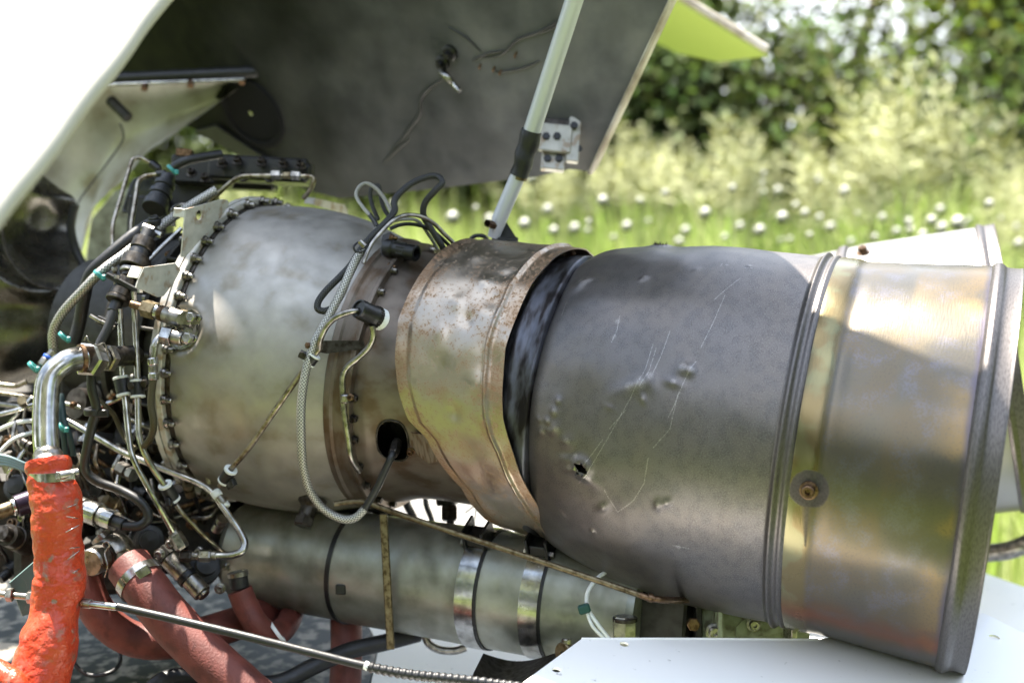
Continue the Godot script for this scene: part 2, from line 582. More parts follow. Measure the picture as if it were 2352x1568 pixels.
# ---------------------------------------------------------------- the scene
func _ready() -> void:
	rng.seed = 7
	var c := Camera3D.new()
	c.name = "camera"
	add_child(c)
	c.position = Vector3(0, 1.4, 0)
	c.rotation_degrees = Vector3(-9.0, 0, 0)
	c.current = true
	var at := CameraAttributesPhysical.new()
	at.frustum_focal_length = 44.0
	at.frustum_focus_distance = 1.22
	at.frustum_near = 0.05
	at.frustum_far = 800.0
	at.exposure_aperture = 3.6
	c.attributes = at
	cam = Transform3D(Basis.from_euler(Vector3(deg_to_rad(-9.0), 0, 0)), c.position)
	var we := WorldEnvironment.new()
	we.name = "world_environment"
	var env := Environment.new()
	env.background_mode = Environment.BG_SKY
	var sky := Sky.new()
	var sm := ProceduralSkyMaterial.new()
	sm.sky_top_color = Color(0.62, 0.70, 0.82)
	sm.sky_horizon_color = Color(0.90, 0.92, 0.94)
	sm.sky_curve = 0.16
	sm.ground_bottom_color = Color(0.3, 0.34, 0.16)
	sm.ground_horizon_color = Color(0.5, 0.55, 0.4)
	sm.sky_energy_multiplier = 0.8
	var cov := NoiseTexture2D.new()
	cov.width = 1024; cov.height = 512
	cov.seamless = true
	cov.noise = noise(77, 0.006, 6)
	cov.color_ramp = ramp([[0.45, Color(1, 1, 1, 0)], [0.62, Color(1, 1, 1, 0.75)], [0.8, Color(1, 1, 1, 0.9)]])
	sm.sky_cover = cov
	sm.sky_cover_modulate = Color(1, 1, 1, 0.8)
	sky.sky_material = sm
	env.sky = sky
	env.tonemap_mode = Environment.TONE_MAPPER_LINEAR
	env.tonemap_exposure = 5.0
	env.sdfgi_enabled = true
	env.ssao_enabled = true
	env.ssil_enabled = true
	we.environment = env
	add_child(we)
	var sun := DirectionalLight3D.new()
	sun.name = "sun"
	sun.light_energy = 1.6
	sun.light_color = Color(1.0, 0.97, 0.92)
	sun.light_angular_distance = 0.5
	sun.shadow_enabled = true
	add_child(sun)
	var to_sun := Vector3(-0.25, 0.92, -0.30).normalized()
	sun.look_at_from_position(to_sun * 50.0, Vector3.ZERO, Vector3.BACK)

	EA = px(592, 808, 1.5)
	ax = (px(1850, 1010, 1.28) - EA).normalized()
	eu = ax.cross((cam.basis * Vector3.UP)).normalized()
	if eu.dot(cam.basis.z) < 0: eu = -eu
	ev = eu.cross(ax).normalized()
	if ev.y < 0: ev = -ev
	materials()
	setting()
	helicopter_structure()
	engine()
	ducts()
	generator()
	pipes_left()
	cables_right()
	hoses()
	small_fittings()
	vegetation()

# ---------------------------------------------------------------- the engine itself
const DRUM := [[-0.004, 0.1745], [0.004, 0.1752], [0.02, 0.1768], [0.045, 0.1785], [0.07, 0.178], [0.09, 0.1765], [0.11, 0.1735], [0.13, 0.1690], [0.15, 0.1625], [0.17, 0.156], [0.18, 0.153]]
const TURB := [[0.176, 0.146], [0.215, 0.1425], [0.225, 0.139], [0.24, 0.1345], [0.27, 0.131], [0.31, 0.130], [0.35, 0.130], [0.40, 0.133]]
const BULB := [[0.398, 0.140], [0.403, 0.1475], [0.412, 0.1545], [0.425, 0.1610], [0.44, 0.1675], [0.46, 0.1740], [0.48, 0.1785], [0.50, 0.1820], [0.52, 0.1848], [0.54, 0.1864], [0.57, 0.1874], [0.60, 0.1876], [0.64, 0.1878]]
const TAIL := [[0.645, 0.1882], [0.657, 0.1884], [0.664, 0.1896], [0.680, 0.1897], [0.688, 0.1880], [0.70, 0.1890], [0.73, 0.1908], [0.77, 0.1938], [0.803, 0.1962]]

func fdrum(s: float) -> float: return prof(DRUM, s)
func fturb(s: float) -> float: return prof(TURB, s)
func fbulb(s: float) -> float: return prof(BULB, s)
func ftail(s: float) -> float: return prof(TAIL, s)

func engine() -> void:
	var t := thing("combustor_case", "big grey barrel-shaped metal engine case ringed with bolts, left of the rusty shield", "engine case", eng(0.09, 0.2, -PI / 2))
	var dm := mat("case_metal", Color(0.55, 0.535, 0.51), 0.5, 0.9)
	dm.albedo_color = Color(0.66, 0.645, 0.62)
	dm.roughness = 0.66
	dm.albedo_texture = ntex(40, 0.006, [[0.15, Color(0.84, 0.82, 0.78)], [0.45, g8(0.94)], [0.8, g8(1.0)]], 5)
	dm.roughness_texture = ntex(41, 0.01, [[0.2, g8(0.8)], [0.8, g8(1.0)]], 4)
	dm.heightmap_enabled = true
	dm.heightmap_texture = ntex(42, 0.02, [], 3)
	dm.heightmap_scale = 0.003
	dm.uv1_scale = Vector3(6.0, 1.0, 1)
	var a := Acc.new()
	# a recess in the wall round the fuel nozzles
	var port := surf(418, 757, fdrum)
	grid(a, 260, 90, func(u, v):
		var s := lerpf(-0.004, 0.18, v)
		var ph: float = u * TAU - PI
		var r: float = prof(DRUM, s)
		var d := Vector2(s - port.x, (ph - port.y) * 0.178).length()
		r += 0.0022 * exp(-pow((d - 0.028) / 0.0045, 2.0)) - 0.0022 * smoothstep(0.027, 0.021, d)
		return eng(s, r, ph), func(q): return (q - EA) - ax * (q - EA).dot(ax), true)
	part(t, "case", a, dm)
	a = Acc.new()
	lathe(a, EA, ax, [[-0.02, 0.155], [-0.02, 0.184], [-0.0125, 0.1845], [-0.0125, 0.178]], 120)
	lathe(a, EA, ax, [[-0.0115, 0.178], [-0.0115, 0.1835], [-0.0055, 0.1835], [-0.0045, 0.1825], [-0.0045, 0.174]], 120)
	var flange := part(t, "bolted_flange", a, M.zinc_plate)
	a = Acc.new()
	lathe(a, EA, ax, [[-0.0045, 0.1768], [-0.0015, 0.1768], [0.0005, 0.1762], [0.001, 0.1745]], 120)
	part(t, "weld_rim", a, M.dark_steel)
	var spots := [[405, 612], [430, 572], [460, 535], [490, 503], [525, 480], [565, 463], [600, 452], [632, 448], [665, 453], [700, 462], [380, 660], [352, 737], [345, 800], [358, 925], [371, 978], [388, 1022], [412, 1065], [440, 1103], [474, 1138], [345, 862]]
	for q in spots:
		var rp := cross_at(q[0], q[1], -0.0045)
		a = Acc.new()
		stud_bolt(a, eng(-0.0045, 0.1805, rp.y), ax, 0.0048)
		part(flange, "bolt", a, M.steel)
	# the seat of the fuel nozzles
	a = Acc.new()
	var pn := out_dir(port.y)
	var pp := eng(port.x, fdrum(port.x) - 0.002, port.y)
	lathe(a, pp, pn, [[0, 0.0225], [0.004, 0.0215], [0.004, 0.0185], [0.001, 0.018], [0.001, 0]], 40)
	part(t, "port_boss", a, M.bright_steel)
	# drain boss on the belly
	var dr := surf(715, 1150, fdrum)
	a = Acc.new()
	var dn := out_dir(dr.y)
	var dp := eng(dr.x, fdrum(dr.x) - 0.004, dr.y)
	lathe(a, dp, dn, [[0, 0.017], [0.006, 0.0165], [0.009, 0.012], [0.012, 0.0095], [0.03, 0.009], [0.03, 0.0]], 24)
	hex_nut(a, dp + dn * 0.028, dn, 0.011, 0.012)
	part(t, "drain_boss", a, M.dark_steel)
	# bracket plates bolted to the flange
	for row in [["bracket_plate", [[427, 480], [512, 457], [522, 459], [526, 468], [508, 497], [470, 540], [424, 590], [416, 590], [424, 500]], [[457, 494, 0.0055]]], ["rusty_bracket_plate", [[330, 614], [402, 604], [414, 620], [398, 650], [375, 680], [362, 682], [312, 660], [318, 640]], []], ["clip_bracket", [[725, 455], [790, 470], [797, 478], [799, 493], [740, 476], [722, 470]], []]]:
		a = Acc.new()
		var pl := Plane(ax, EA + ax * (-0.0035 if row[0] != "clip_bracket" else 0.004))
		var poly := PackedVector3Array()
		for q in row[1]: poly.append(on_plane(q[0], q[1], pl))
		var hs := []
		for h in row[2]: hs.append([on_plane(h[0], h[1], pl), h[2]])
		plate(a, poly, 0.0016, ax, hs)
		# folded edge
		var e0: Vector3 = poly[0]; var e1: Vector3 = poly[poly.size() - 1]
		var mid := (e0 + e1) * 0.5
		block(a, mid - ax * 0.008, Basis(ax, (e1 - e0).normalized(), ax.cross((e1 - e0).normalized())), Vector3(0.014, (e1 - e0).length(), 0.0014), 0.0004)
		part(t, row[0], a, M.zinc_plate)

	t = thing("turbine_case", "brownish tapered turbine case with a dark bolted flange, partly under the rusty shield", "turbine case", eng(0.22, 0.16, -PI / 2))
	var tm := mat("turbine_metal", Color(0.47, 0.43, 0.39), 0.5, 0.85)
	tm.albedo_texture = ntex(44, 0.008, [[0.2, Color(0.78, 0.72, 0.66)], [0.5, g8(0.92)], [0.8, g8(1.0)]], 5)
	tm.uv1_scale = Vector3(5, 1, 1)
	var hole := surf(903, 1014, fturb)
	a = Acc.new()
	grid(a, 260, 100, func(u, v):
		var s := lerpf(0.176, 0.40, v)
		return eng(s, prof(TURB, s), u * TAU - PI), func(q): return (q - EA) - ax * (q - EA).dot(ax), true, func(u, v):
			var d := Vector2((lerpf(0.176, 0.40, v) - hole.x) / 0.0165, (u * TAU - PI - hole.y) * 0.134 / 0.0245)
			return pow(absf(d.x), 2.6) + pow(absf(d.y), 2.6) < 1.0)
	part(t, "cone", a, tm)
	a = Acc.new()
	lathe(a, EA, ax, [[0.165, 0.10], [0.40, 0.10]], 40)
	part(t, "inner_liner", a, M.black_paint)
	var lip := PackedVector3Array()
	for k in 41:
		var th := TAU * k / 40.0
		var cx := signf(cos(th)) * pow(absf(cos(th)), 0.77); var sy := signf(sin(th)) * pow(absf(sin(th)), 0.77)
		lip.append(eng(hole.x + cx * 0.0168, fturb(hole.x + cx * 0.0168) + 0.0006, hole.y + sy * 0.0248 / 0.134))
	a = Acc.new()
	tube(a, lip, 0.0011, 8, null, false)
	part(t, "opening_rim", a, M.dark_steel)
	a = Acc.new()
	lathe(a, EA, ax, [[0.176, 0.148], [0.176, 0.1545], [0.1775, 0.156], [0.184, 0.156], [0.1865, 0.1535], [0.2, 0.1515], [0.2, 0.1505]], 120)
	part(t, "flange_band", a, tm)
	a = Acc.new()
	lathe(a, EA, ax, [[0.2005, 0.1395], [0.2005, 0.1525], [0.202, 0.153], [0.204, 0.153], [0.2055, 0.1525], [0.2055, 0.139]], 120)
	var rimn := part(t, "flange_rim", a, tm)
	for q in [[934, 611], [906, 640], [873, 670], [988, 588], [815, 912], [811, 960], [818, 1003], [835, 1050], [853, 1085], [878, 1112], [829, 715], [905, 1128]]:
		var rp := cross_at(q[0], q[1], 0.206)
		a = Acc.new()
		cap_bolt(a, eng(0.2055, 0.1462, rp.y), ax, 0.0036)
		part(rimn, "bolt", a, M.dark_steel if q[1] > 700 else M.steel)

	# containment shield: a rusty strap of sheet steel round the turbine
	var dist := func(p): return 0.160
	var left := []
	var right := []
	for q in [[1052, 566], [965, 636], [916, 735], [907, 830], [915, 900], [940, 962], [982, 1004], [1010, 1058], [1060, 1121], [1118, 1200], [1180, 1238]]:
		var sp := surf(q[0], q[1], func(_s): return 0.158 if q[1] < 950 else 0.151)
		left.append([sp.y, sp.x])
	for q in [[1338, 579], [1285, 592], [1232, 640], [1186, 730], [1160, 800], [1153, 880], [1160, 960], [1184, 1050], [1210, 1117], [1240, 1170], [1300, 1242]]:
		var sp := surf(q[0], q[1], func(_s): return 0.163 if q[1] < 950 else 0.154)
		right.append([sp.y, sp.x])
	left.sort_custom(func(p, q): return p[0] < q[0])
	right.sort_custom(func(p, q): return p[0] < q[0])
	var dents := []
	for q in [[1115, 655, 26, 0.003], [1135, 690, 34, -0.0035], [1075, 735, 22, -0.003], [1050, 700, 24, 0.002], [1125, 820, 40, -0.0025], [1010, 760, 22, 0.0015], [1100, 600, 26, 0.002], [1090, 880, 30, 0.002], [1040, 950, 24, -0.002], [1160, 640, 22, -0.002]]:
		var sp := surf(q[0], q[1], func(_s): return 0.161)
		dents.append([sp.x, sp.y, q[2] / F * 1.2, q[3]])
	var wob := noise(51, 5.0, 2)
	var shield_r := func(s: float, ph: float, w: float) -> float:
		var r := 0.1562 + 0.0085 * sin(ph) + 0.0022 * smoothstep(0.0, 0.9, w)
		r += 0.0018 * smoothstep(0.10, 0.15, w) - 0.0004
		r += 0.0030 * exp(-pow((w - 0.845) / 0.02, 2.0)) - 0.0012 * smoothstep(0.83, 0.87, w)
		r -= 0.004 * exp(-pow((w - 0.45) / 0.25, 2.0)) * 0.35
		for d in dents:
			var q: float = Vector2(s - d[0], wrapf(ph - d[1], -PI, PI) * 0.16).length() / d[2]
			if q < 2.5: r += d[3] * exp(-q * q * 1.4)
		var p := out_dir(ph) + ax * s * 6.0
		r += 0.0010 * wob.get_noise_3d(p.x * 0.5, p.y * 0.5, p.z * 0.5) * 2.0
		return r
	var sm := mat("rusty_steel", Color(1, 1, 1), 0.36, 1.0)
	var W := 2048; var H := 256
	var big := noise(52, 0.012, 4).get_seamless_image(W, H).get_data()
	var fine := noise(53, 0.07, 5).get_seamless_image(W, H).get_data()
	var grain := noise(54, 0.2, 2).get_seamless_image(W, H).get_data()
	var ci := Image.create(W, H, false, Image.FORMAT_RGB8)
	var oi := Image.create(W, H, false, Image.FORMAT_RGB8)
	for y in H:
		var w := float(y) / H
		var edge := maxf(smoothstep(0.3, 0.0, w), smoothstep(0.65, 1.0, w)) * 0.6
		for x in W:
			var k := y * W + x
			var b := big[k] / 255.0; var f := fine[k] / 255.0; var gr := grain[k] / 255.0
			var rust := smoothstep(0.54, 0.74, f * 0.42 + gr * 0.42 + b * 0.16 + edge * 0.14)
			var tint := smoothstep(0.3, 0.7, b * 0.6 + edge * 0.55) * 0.75
			var base := Color(0.63, 0.59, 0.54).lerp(Color(0.57, 0.48, 0.39), tint)
			var col := base.lerp(Color(0.42, 0.28, 0.18).lerp(Color(0.54, 0.39, 0.26), gr), rust * 0.6)
			ci.set_pixel(x, y, col)
			oi.set_pixel(x, y, Color(1, 0.30 + 0.4 * rust + 0.12 * b, 1.0 - 0.6 * rust))
	sm.albedo_texture = ImageTexture.create_from_image(ci)
	var orm := ImageTexture.create_from_image(oi)
	sm.roughness = 1.0
	sm.roughness_texture = orm; sm.roughness_texture_channel = BaseMaterial3D.TEXTURE_CHANNEL_GREEN
	sm.metallic_texture = orm; sm.metallic_texture_channel = BaseMaterial3D.TEXTURE_CHANNEL_BLUE
	t = thing("containment_shield", "rust-stained dented sheet-steel band wrapped round the turbine between the grey case and the dark duct", "shield", eng(0.33, 0.17, -PI / 2))
	a = Acc.new()
	for layer in 2:
		grid(a, 340, 110, func(u, v):
			var ph: float = lerpf(-2.3, 3.9, u)
			var s := lerpf(lin(left, minf(ph, 1.62)), lin(right, minf(ph, 1.62)), v)
			return eng(s, shield_r.call(s, ph, v) - 0.0014 * layer, ph), func(q): return ((q - EA) - ax * (q - EA).dot(ax)) * (1.0 - 2.0 * layer))
	for e in 2:
		grid(a, 340, 1, func(u, v):
			var ph: float = lerpf(-2.3, 3.9, u)
			var s := lin(left if e == 0 else right, minf(ph, 1.62))
			return eng(s, shield_r.call(s, ph, float(e)) - 0.0014 * v, ph), func(_q): return ax * (2.0 * e - 1.0))
	part(t, "band", a, sm)
	# the tab that holds the shield and its bolt
	var tab := PackedVector3Array()
	for q in [[944, 992], [985, 1000], [1008, 1058], [985, 1062], [962, 1046], [942, 1018]]:
		var sp := surf(q[0], q[1], func(_s): return 0.1395)
		tab.append(eng(sp.x, 0.1395, sp.y))
	var tb := surf(953, 1025, fturb)
	a = Acc.new()
	plate(a, tab, 0.0014, out_dir(tb.y))
	var tabn := part(t, "tab", a, tm)
	a = Acc.new()
	cap_bolt(a, eng(tb.x, 0.1392, tb.y), out_dir(tb.y), 0.0034)
	part(tabn, "bolt", a, M.brown_steel)

# ---------------------------------------------------------------- exhaust ducts
func ducts() -> void:
	var W := 2048; var H := 512
	var fine := noise(61, 0.32, 2, FastNoiseLite.TYPE_SIMPLEX).get_seamless_image(W, H).get_data()
	var big := noise(62, 0.006, 4).get_seamless_image(W, H).get_data()
	var mid := noise(63, 0.03, 4).get_seamless_image(W, H).get_data()
	var S0 := 0.398; var S1 := 0.645
	var im := Image.create(W, H, false, Image.FORMAT_RGB8)
	for y in H:
		var s := lerpf(S0, S1, float(y) / H)
		var far_end := smoothstep(0.5, 0.64, s)
		for x in W:
			var k := y * W + x
			var f := fine[k] / 255.0; var b := big[k] / 255.0; var m := mid[k] / 255.0
			var col := Color(0.39, 0.377, 0.375).lerp(Color(0.41, 0.387, 0.37), b)
			col = col.lerp(Color(0.33, 0.33, 0.34), smoothstep(0.45, 0.75, m) * 0.25)
			var speck := smoothstep(0.60, 0.72, f) * (0.25 + 0.5 * smoothstep(0.35, 0.65, m))
			col = col.lerp(Color(0.2, 0.17, 0.15), speck * 0.42)
			col = col.lerp(Color(0.72, 0.70, 0.68), smoothstep(0.30, 0.22, f) * 0.2 * (0.4 + 0.6 * far_end))
			im.set_pixel(x, y, col)
	var dent_glints := [[1275, 945, 10], [1262, 966, 7], [1285, 920, 8], [1279, 984, 10], [1248, 990, 11], [1303, 1012, 10], [1470, 880, 20], [1448, 888, 15], [1494, 864, 11], [1570, 844, 12], [1589, 849, 11], [1548, 877, 8], [1335, 658, 11], [1352, 650, 8], [1478, 639, 7], [1386, 1163, 7], [1512, 1157, 8], [1532, 1151, 6], [1362, 1217, 5], [1310, 1072, 10], [1322, 1045, 8], [1478, 915, 6], [1722, 612, 4], [1352, 1096, 9], [1560, 1253, 8], [1420, 740, 8], [1412, 775, 6], [1670, 608, 5]]
	for q in dent_glints:  # pale glints painted into the colour on top of the dents, broken like scuffs
		var sp := surf(q[0], q[1], fbulb)
		var c := Vector2((sp.y + PI) / TAU * W, (sp.x - S0) / (S1 - S0) * H)
		var pr: float = q[2] / F * 1.15
		var ru := int(pr / (TAU * 0.18) * W) + 1; var rv := int(pr / (S1 - S0) * H) + 1
		for yy in range(-rv, rv + 1):
			for xx in range(-ru, ru + 1):
				var px_ := int(c.x) + xx; var py_ := int(c.y) + yy
				if px_ < 0 or px_ >= W or py_ < 0 or py_ >= H: continue
				var e := 1.0 - Vector2(float(xx) / ru, float(yy) / rv).length()
				if e > 0.0: im.set_pixel(px_, py_, im.get_pixel(px_, py_).lerp(Color(0.72, 0.70, 0.68), clampf(e * 0.8, 0, 0.5) * rng.randf_range(0.1, 1.0)))
	var scr := [[1500, 790, 1483, 850, 1450, 915, 1400, 1000, 1345, 1095], [1508, 800, 1490, 860, 1470, 890], [1540, 760, 1520, 815, 1500, 860], [1666, 678, 1640, 740, 1610, 800], [1600, 830, 1575, 870, 1550, 930, 1535, 960], [1490, 1050, 1480, 1110, 1455, 1150], [1455, 1150, 1420, 1175, 1395, 1140, 1388, 1125], [1425, 727, 1418, 760, 1405, 790], [1700, 640, 1640, 690], [1385, 1010, 1340, 1070], [1545, 1252, 1585, 1258], [1660, 606, 1655, 612], [1710, 616, 1730, 618], [1302, 700, 1292, 730], [1560, 900, 1540, 985, 1500, 1030], [1400, 985, 1440, 940], [1330, 1110, 1352, 1085]]
	for sc in scr:
		var last := Vector2.ZERO
		for k in range(0, sc.size(), 2):
			var sp := surf(sc[k], sc[k + 1], fbulb)
			var q := Vector2((sp.y + PI) / TAU * W, (sp.x - S0) / (S1 - S0) * H)
			if k > 0:
				var steps := int(last.distance_to(q) * 2.0) + 1
				for j in steps:
					var w := last.lerp(q, float(j) / steps) + Vector2(rng.randf_range(-0.7, 0.7), rng.randf_range(-0.4, 0.4))
					for dd in 2:
						var xx := int(w.x) + dd; var yy := int(w.y)
						if rng.randf() < 0.7 and xx >= 0 and xx < W and yy >= 0 and yy < H:
							im.set_pixel(xx, yy, im.get_pixel(xx, yy).lerp(Color(0.86, 0.85, 0.83), rng.randf_range(0.02, 0.28)))
			last = q
	var bm := mat("oxidised_steel", Color(1, 1, 1), 0.42, 0.85)
	bm.albedo_texture = ImageTexture.create_from_image(im)
	bm.heightmap_enabled = true
	bm.heightmap_texture = ntex(64, 0.2, [], 2)
	bm.heightmap_scale = 0.006
	var bumps := []
	for q in [[1275, 945, 10, 2.4], [1260, 966, 8, 1.8], [1285, 920, 8, 2.0], [1277, 982, 11, 2.2], [1246, 990, 11, 2.0], [1266, 990, 8, 1.6], [1303, 1015, 14, 2.2], [1240, 962, 6, 1.3], [1470, 884, 18, 2.6], [1445, 890, 16, 2.2], [1492, 868, 12, 2.0], [1570, 848, 13, 3.0], [1588, 852, 12, 2.8], [1548, 880, 9, 2.2], [1335, 662, 12, 2.4], [1352, 652, 9, 1.6], [1478, 640, 8, 1.8], [1385, 1165, 8, 2.0], [1512, 1160, 8, 2.0], [1532, 1153, 7, 1.8], [1362, 1218, 5, 1.8], [1310, 1078, 12, 2.4], [1300, 1055, 11, 2.2], [1478, 917, 7, 1.6], [1722, 613, 5, 0.9], [1352, 1100, 12, 2.0], [1290, 1180, 8, 1.0], [1400, 935, 6, 0.9], [1600, 620, 6, 0.7]]:
		var sp := surf(q[0], q[1], fbulb)
		bumps.append([sp.x, sp.y, q[2] / F * 1.6, q[3] * 0.00085, rng.randf() * PI, rng.randf_range(0.4, 0.95)])
	var holec := surf(1337, 1073, fbulb)
	var topc := surf(1517, 568, func(s): return prof(BULB, s) - 0.001)
	var wob := noise(65, 4.0, 2)
	var t := thing("exhaust_duct", "near exhaust duct of dark dented steel with one torn hole and a heat-tinted outlet", "exhaust duct", eng(0.6, 0.19, -PI / 2))
	var bulb_r := func(s: float, ph: float) -> float:
		var r: float = prof(BULB, s)
		for d in bumps:
			var w := Vector2(s - d[0], wrapf(ph - d[1], -PI, PI) * 0.18).rotated(d[4])
			var q: float = Vector2(w.x * d[5], w.y).length() / d[2]
			if q < 2.4: r += d[3] * exp(-q * q * 1.5)
		r += 0.004 * exp(-pow(Vector2(s - topc.x, wrapf(ph - topc.y, -PI, PI) * 0.18).length() / 0.012, 2.0))
		r += 0.0085 * maxf(0.0, sin(ph)) * smoothstep(0.50, 0.41, s)
		var p := out_dir(ph) * 0.55 + ax * s * 3.0
		r += 0.0022 * wob.get_noise_3dv(p) * (1.0 - 0.6 * smoothstep(0.45, 0.6, s))
		# a crease where the fragments bulged the wall
		r += 0.0035 * smoothstep(0.47, 0.41, s) * sin(ph * 5.0 + 1.2) * 0.5
		var h := Vector2((s - holec.x) / 0.0062, wrapf(ph - holec.y, -PI, PI) * 0.165 / 0.0062).length()
		r += 0.0035 * exp(-pow((h - 1.0) / 0.8, 2.0))
		return r
	var a := Acc.new()
	grid(a, 620, 150, func(u, v):
		var s := lerpf(S0, S1, v)
		var ph: float = u * TAU - PI
		return eng(s, bulb_r.call(s, ph), ph), func(q): return (q - EA) - ax * (q - EA).dot(ax), true, func(u, v):
			var s := lerpf(S0, S1, v)
			var ph: float = u * TAU - PI
			var dx := (s - holec.x) / 0.0062; var dy := wrapf(ph - holec.y, -PI, PI) * 0.165 / 0.0046
			return absf(dx) * 0.75 + absf(dy + dx * 0.35) < 1.0 or Vector2(s - topc.x, wrapf(ph - topc.y, -PI, PI) * 0.18).length() < 0.0075)
	part(t, "bulged_wall", a, bm)
	# curled lips of torn metal round the hole
	a = Acc.new()
	for k in 7:
		var th := TAU * k / 7.0 + 0.3
		var c0 := eng(holec.x + cos(th) * 0.0058, fbulb(holec.x) + 0.003, holec.y + sin(th) * 0.0050 / 0.165)
		var c1 := eng(holec.x + cos(th + 0.7) * 0.0058, fbulb(holec.x) + 0.003, holec.y + sin(th + 0.7) * 0.0050 / 0.165)
		var tip := eng(holec.x + cos(th + 0.3) * 0.0075, fbulb(holec.x) + 0.0065 + 0.002 * (k % 3), holec.y + sin(th + 0.3) * 0.0062 / 0.165)
		tri(a, c0, c1, tip, out_dir(holec.y))
		tri(a, c0, c1, tip - out_dir(holec.y) * 0.0008, -out_dir(holec.y))
	part(t, "torn_lip", a, M.bright_steel)
	a = Acc.new()
	var tr: float = bulb_r.call(topc.x, topc.y) - 0.002
	for k in 26:
		var th := TAU * k / 26.0
		var w := 0.0070 + 0.0007 * sin(k * 2.3)
		var w2 := 0.0066 + 0.0012 * sin(k * 3.7)
		var p0 := eng(topc.x + cos(th) * w, tr, topc.y + sin(th) * w / 0.18)
		var p1 := eng(topc.x + cos(th + 0.26) * w, tr, topc.y + sin(th + 0.26) * w / 0.18)
		var p2 := eng(topc.x + cos(th + 0.13) * w2 * 1.25, tr + 0.0032 + 0.0016 * sin(k * 1.9), topc.y + sin(th + 0.13) * w2 * 1.25 / 0.18)
		tri(a, p0, p1, p2, out_dir(topc.y))
		tri(a, p0, p1, p2 - out_dir(topc.y) * 0.0006, -out_dir(topc.y))
	part(t, "torn_lip", a, M.dark_steel)
	# crumpled neck in front of the bulge
	var nm := mat("blued_steel", Color(0.36, 0.36, 0.38), 0.48, 0.95)
	nm.albedo_texture = ntex(66, 0.008, [[0.2, Color(0.45, 0.42, 0.4)], [0.5, g8(0.8)], [0.8, Color(0.95, 0.97, 1.0)]], 4)
	nm.uv1_scale = Vector3(4, 1, 1)
	a = Acc.new()
	var nw := noise(67, 2.2, 3)
	grid(a, 260, 40, func(u, v):
		var s := lerpf(0.335, 0.405, v)
		var ph: float = u * TAU - PI
		var r: float = 0.142 + 0.010 * v + 0.009 * maxf(0.0, sin(ph)) + 0.005 * nw.get_noise_3dv(out_dir(ph) * 0.55 + Vector3(0, v * 0.2, 0)) * sin(v * PI)
		r += 0.004 * exp(-pow((v - 0.55) / 0.1, 2.0)) * sin(ph * 2.0 + 0.6)
		r -= 0.012 * smoothstep(0.9, 1.0, v)
		return eng(s, r, ph), func(q): return (q - EA) - ax * (q - EA).dot(ax), true)
	part(t, "crumpled_neck", a, nm)
	# joint bead
	a = Acc.new()
	lathe(a, EA, ax, [[0.6425, 0.1872], [0.6425, 0.1878]], 200)
	grid(a, 200, 30, func(u, v):
		var s := lerpf(0.6435, 0.664, v)
		return eng(s, 0.1882 + 0.0042 * exp(-pow((v - 0.26) / 0.15, 2.0)) + 0.0022 * exp(-pow((v - 0.72) / 0.14, 2.0)), u * TAU - PI), func(q): return (q - EA) - ax * (q - EA).dot(ax), true)
	var jm := mat("joint_steel", Color(0.42, 0.40, 0.39), 0.42, 0.9)
	jm.albedo_texture = ntex(68, 0.06, [[0.2, g8(0.8)], [0.5, g8(0.95)], [0.8, g8(1.0)]], 4)
	jm.uv1_scale = Vector3(6, 1, 1)
	part(t, "joint_bead", a, jm)
	# heat-tinted outlet
	W = 2048; H = 256
	fine = noise(71, 0.16, 3, FastNoiseLite.TYPE_SIMPLEX).get_seamless_image(W, H).get_data()
	big = noise(72, 0.005, 4).get_seamless_image(W, H).get_data()
	mid = noise(73, 0.013, 4).get_seamless_image(W, H).get_data()
	im = Image.create(W, H, false, Image.FORMAT_RGB8)
	var ro := Image.create(W, H, false, Image.FORMAT_L8)
	var boltc := surf(1859, 1125, ftail)
	for y in H:
		var s := lerpf(0.662, 0.803, float(y) / H)
		for x in W:
			var k := y * W + x
			var f := fine[k] / 255.0; var b := big[k] / 255.0; var m := mid[k] / 255.0
			var ph := float(x) / W * TAU - PI
			var col := Color(0.38, 0.36, 0.325).lerp(Color(0.41, 0.365, 0.295), smoothstep(0.3, 0.7, b) * 0.7)
			col = col.lerp(Color(0.44, 0.43, 0.48), smoothstep(0.5, 0.75, m * 0.6 + f * 0.4) * 0.5)
			col = col.lerp(Color(0.56, 0.46, 0.31), smoothstep(0.765, 0.799, s) * smoothstep(0.35, 0.6, b) * 0.6)
			col = col.lerp(Color(0.3, 0.29, 0.28), smoothstep(0.66, 0.78, f) * 0.35)
			var smooth_band := 1.0 - smoothstep(0.681, 0.686, s + 0.002 * (m - 0.5))
			col = col.lerp(Color(0.46, 0.44, 0.33).lerp(Color(0.43, 0.355, 0.25), smoothstep(0.4, 0.65, m + smoothstep(0.676, 0.684, s) * 0.3) * 0.6), smooth_band)
			col = col.lerp(Color(0.34, 0.32, 0.36), smoothstep(0.796, 0.803, s + 0.003 * (m - 0.5)) * 0.85)
			# orange bloom low on the outlet, and the grey mark round the bolt with its drip
			var low := exp(-pow((ph + 0.92 + 0.1 * (m - 0.5)) / 0.1, 2.0))
			col = col.lerp(Color(0.62, 0.29, 0.16), low * (0.25 + 0.35 * b))
			var d := Vector2(s - boltc.x, wrapf(ph - boltc.y, -PI, PI) * 0.189)
			var patch := smoothstep(0.0180, 0.0160, d.length() + 0.003 * (m - 0.5))
			var drip := smoothstep(0.008 * (1.0 - (-d.y - 0.01) / 0.05), 0.0, absf(d.x + 0.001 + d.y * 0.05)) if d.y < -0.01 and d.y > -0.055 else 0.0
			patch = maxf(patch, drip * 0.75)
			col = col.lerp(Color(0.36, 0.34, 0.33).lerp(Color(0.27, 0.25, 0.24), f), patch * 0.95)
			im.set_pixel(x, y, col)
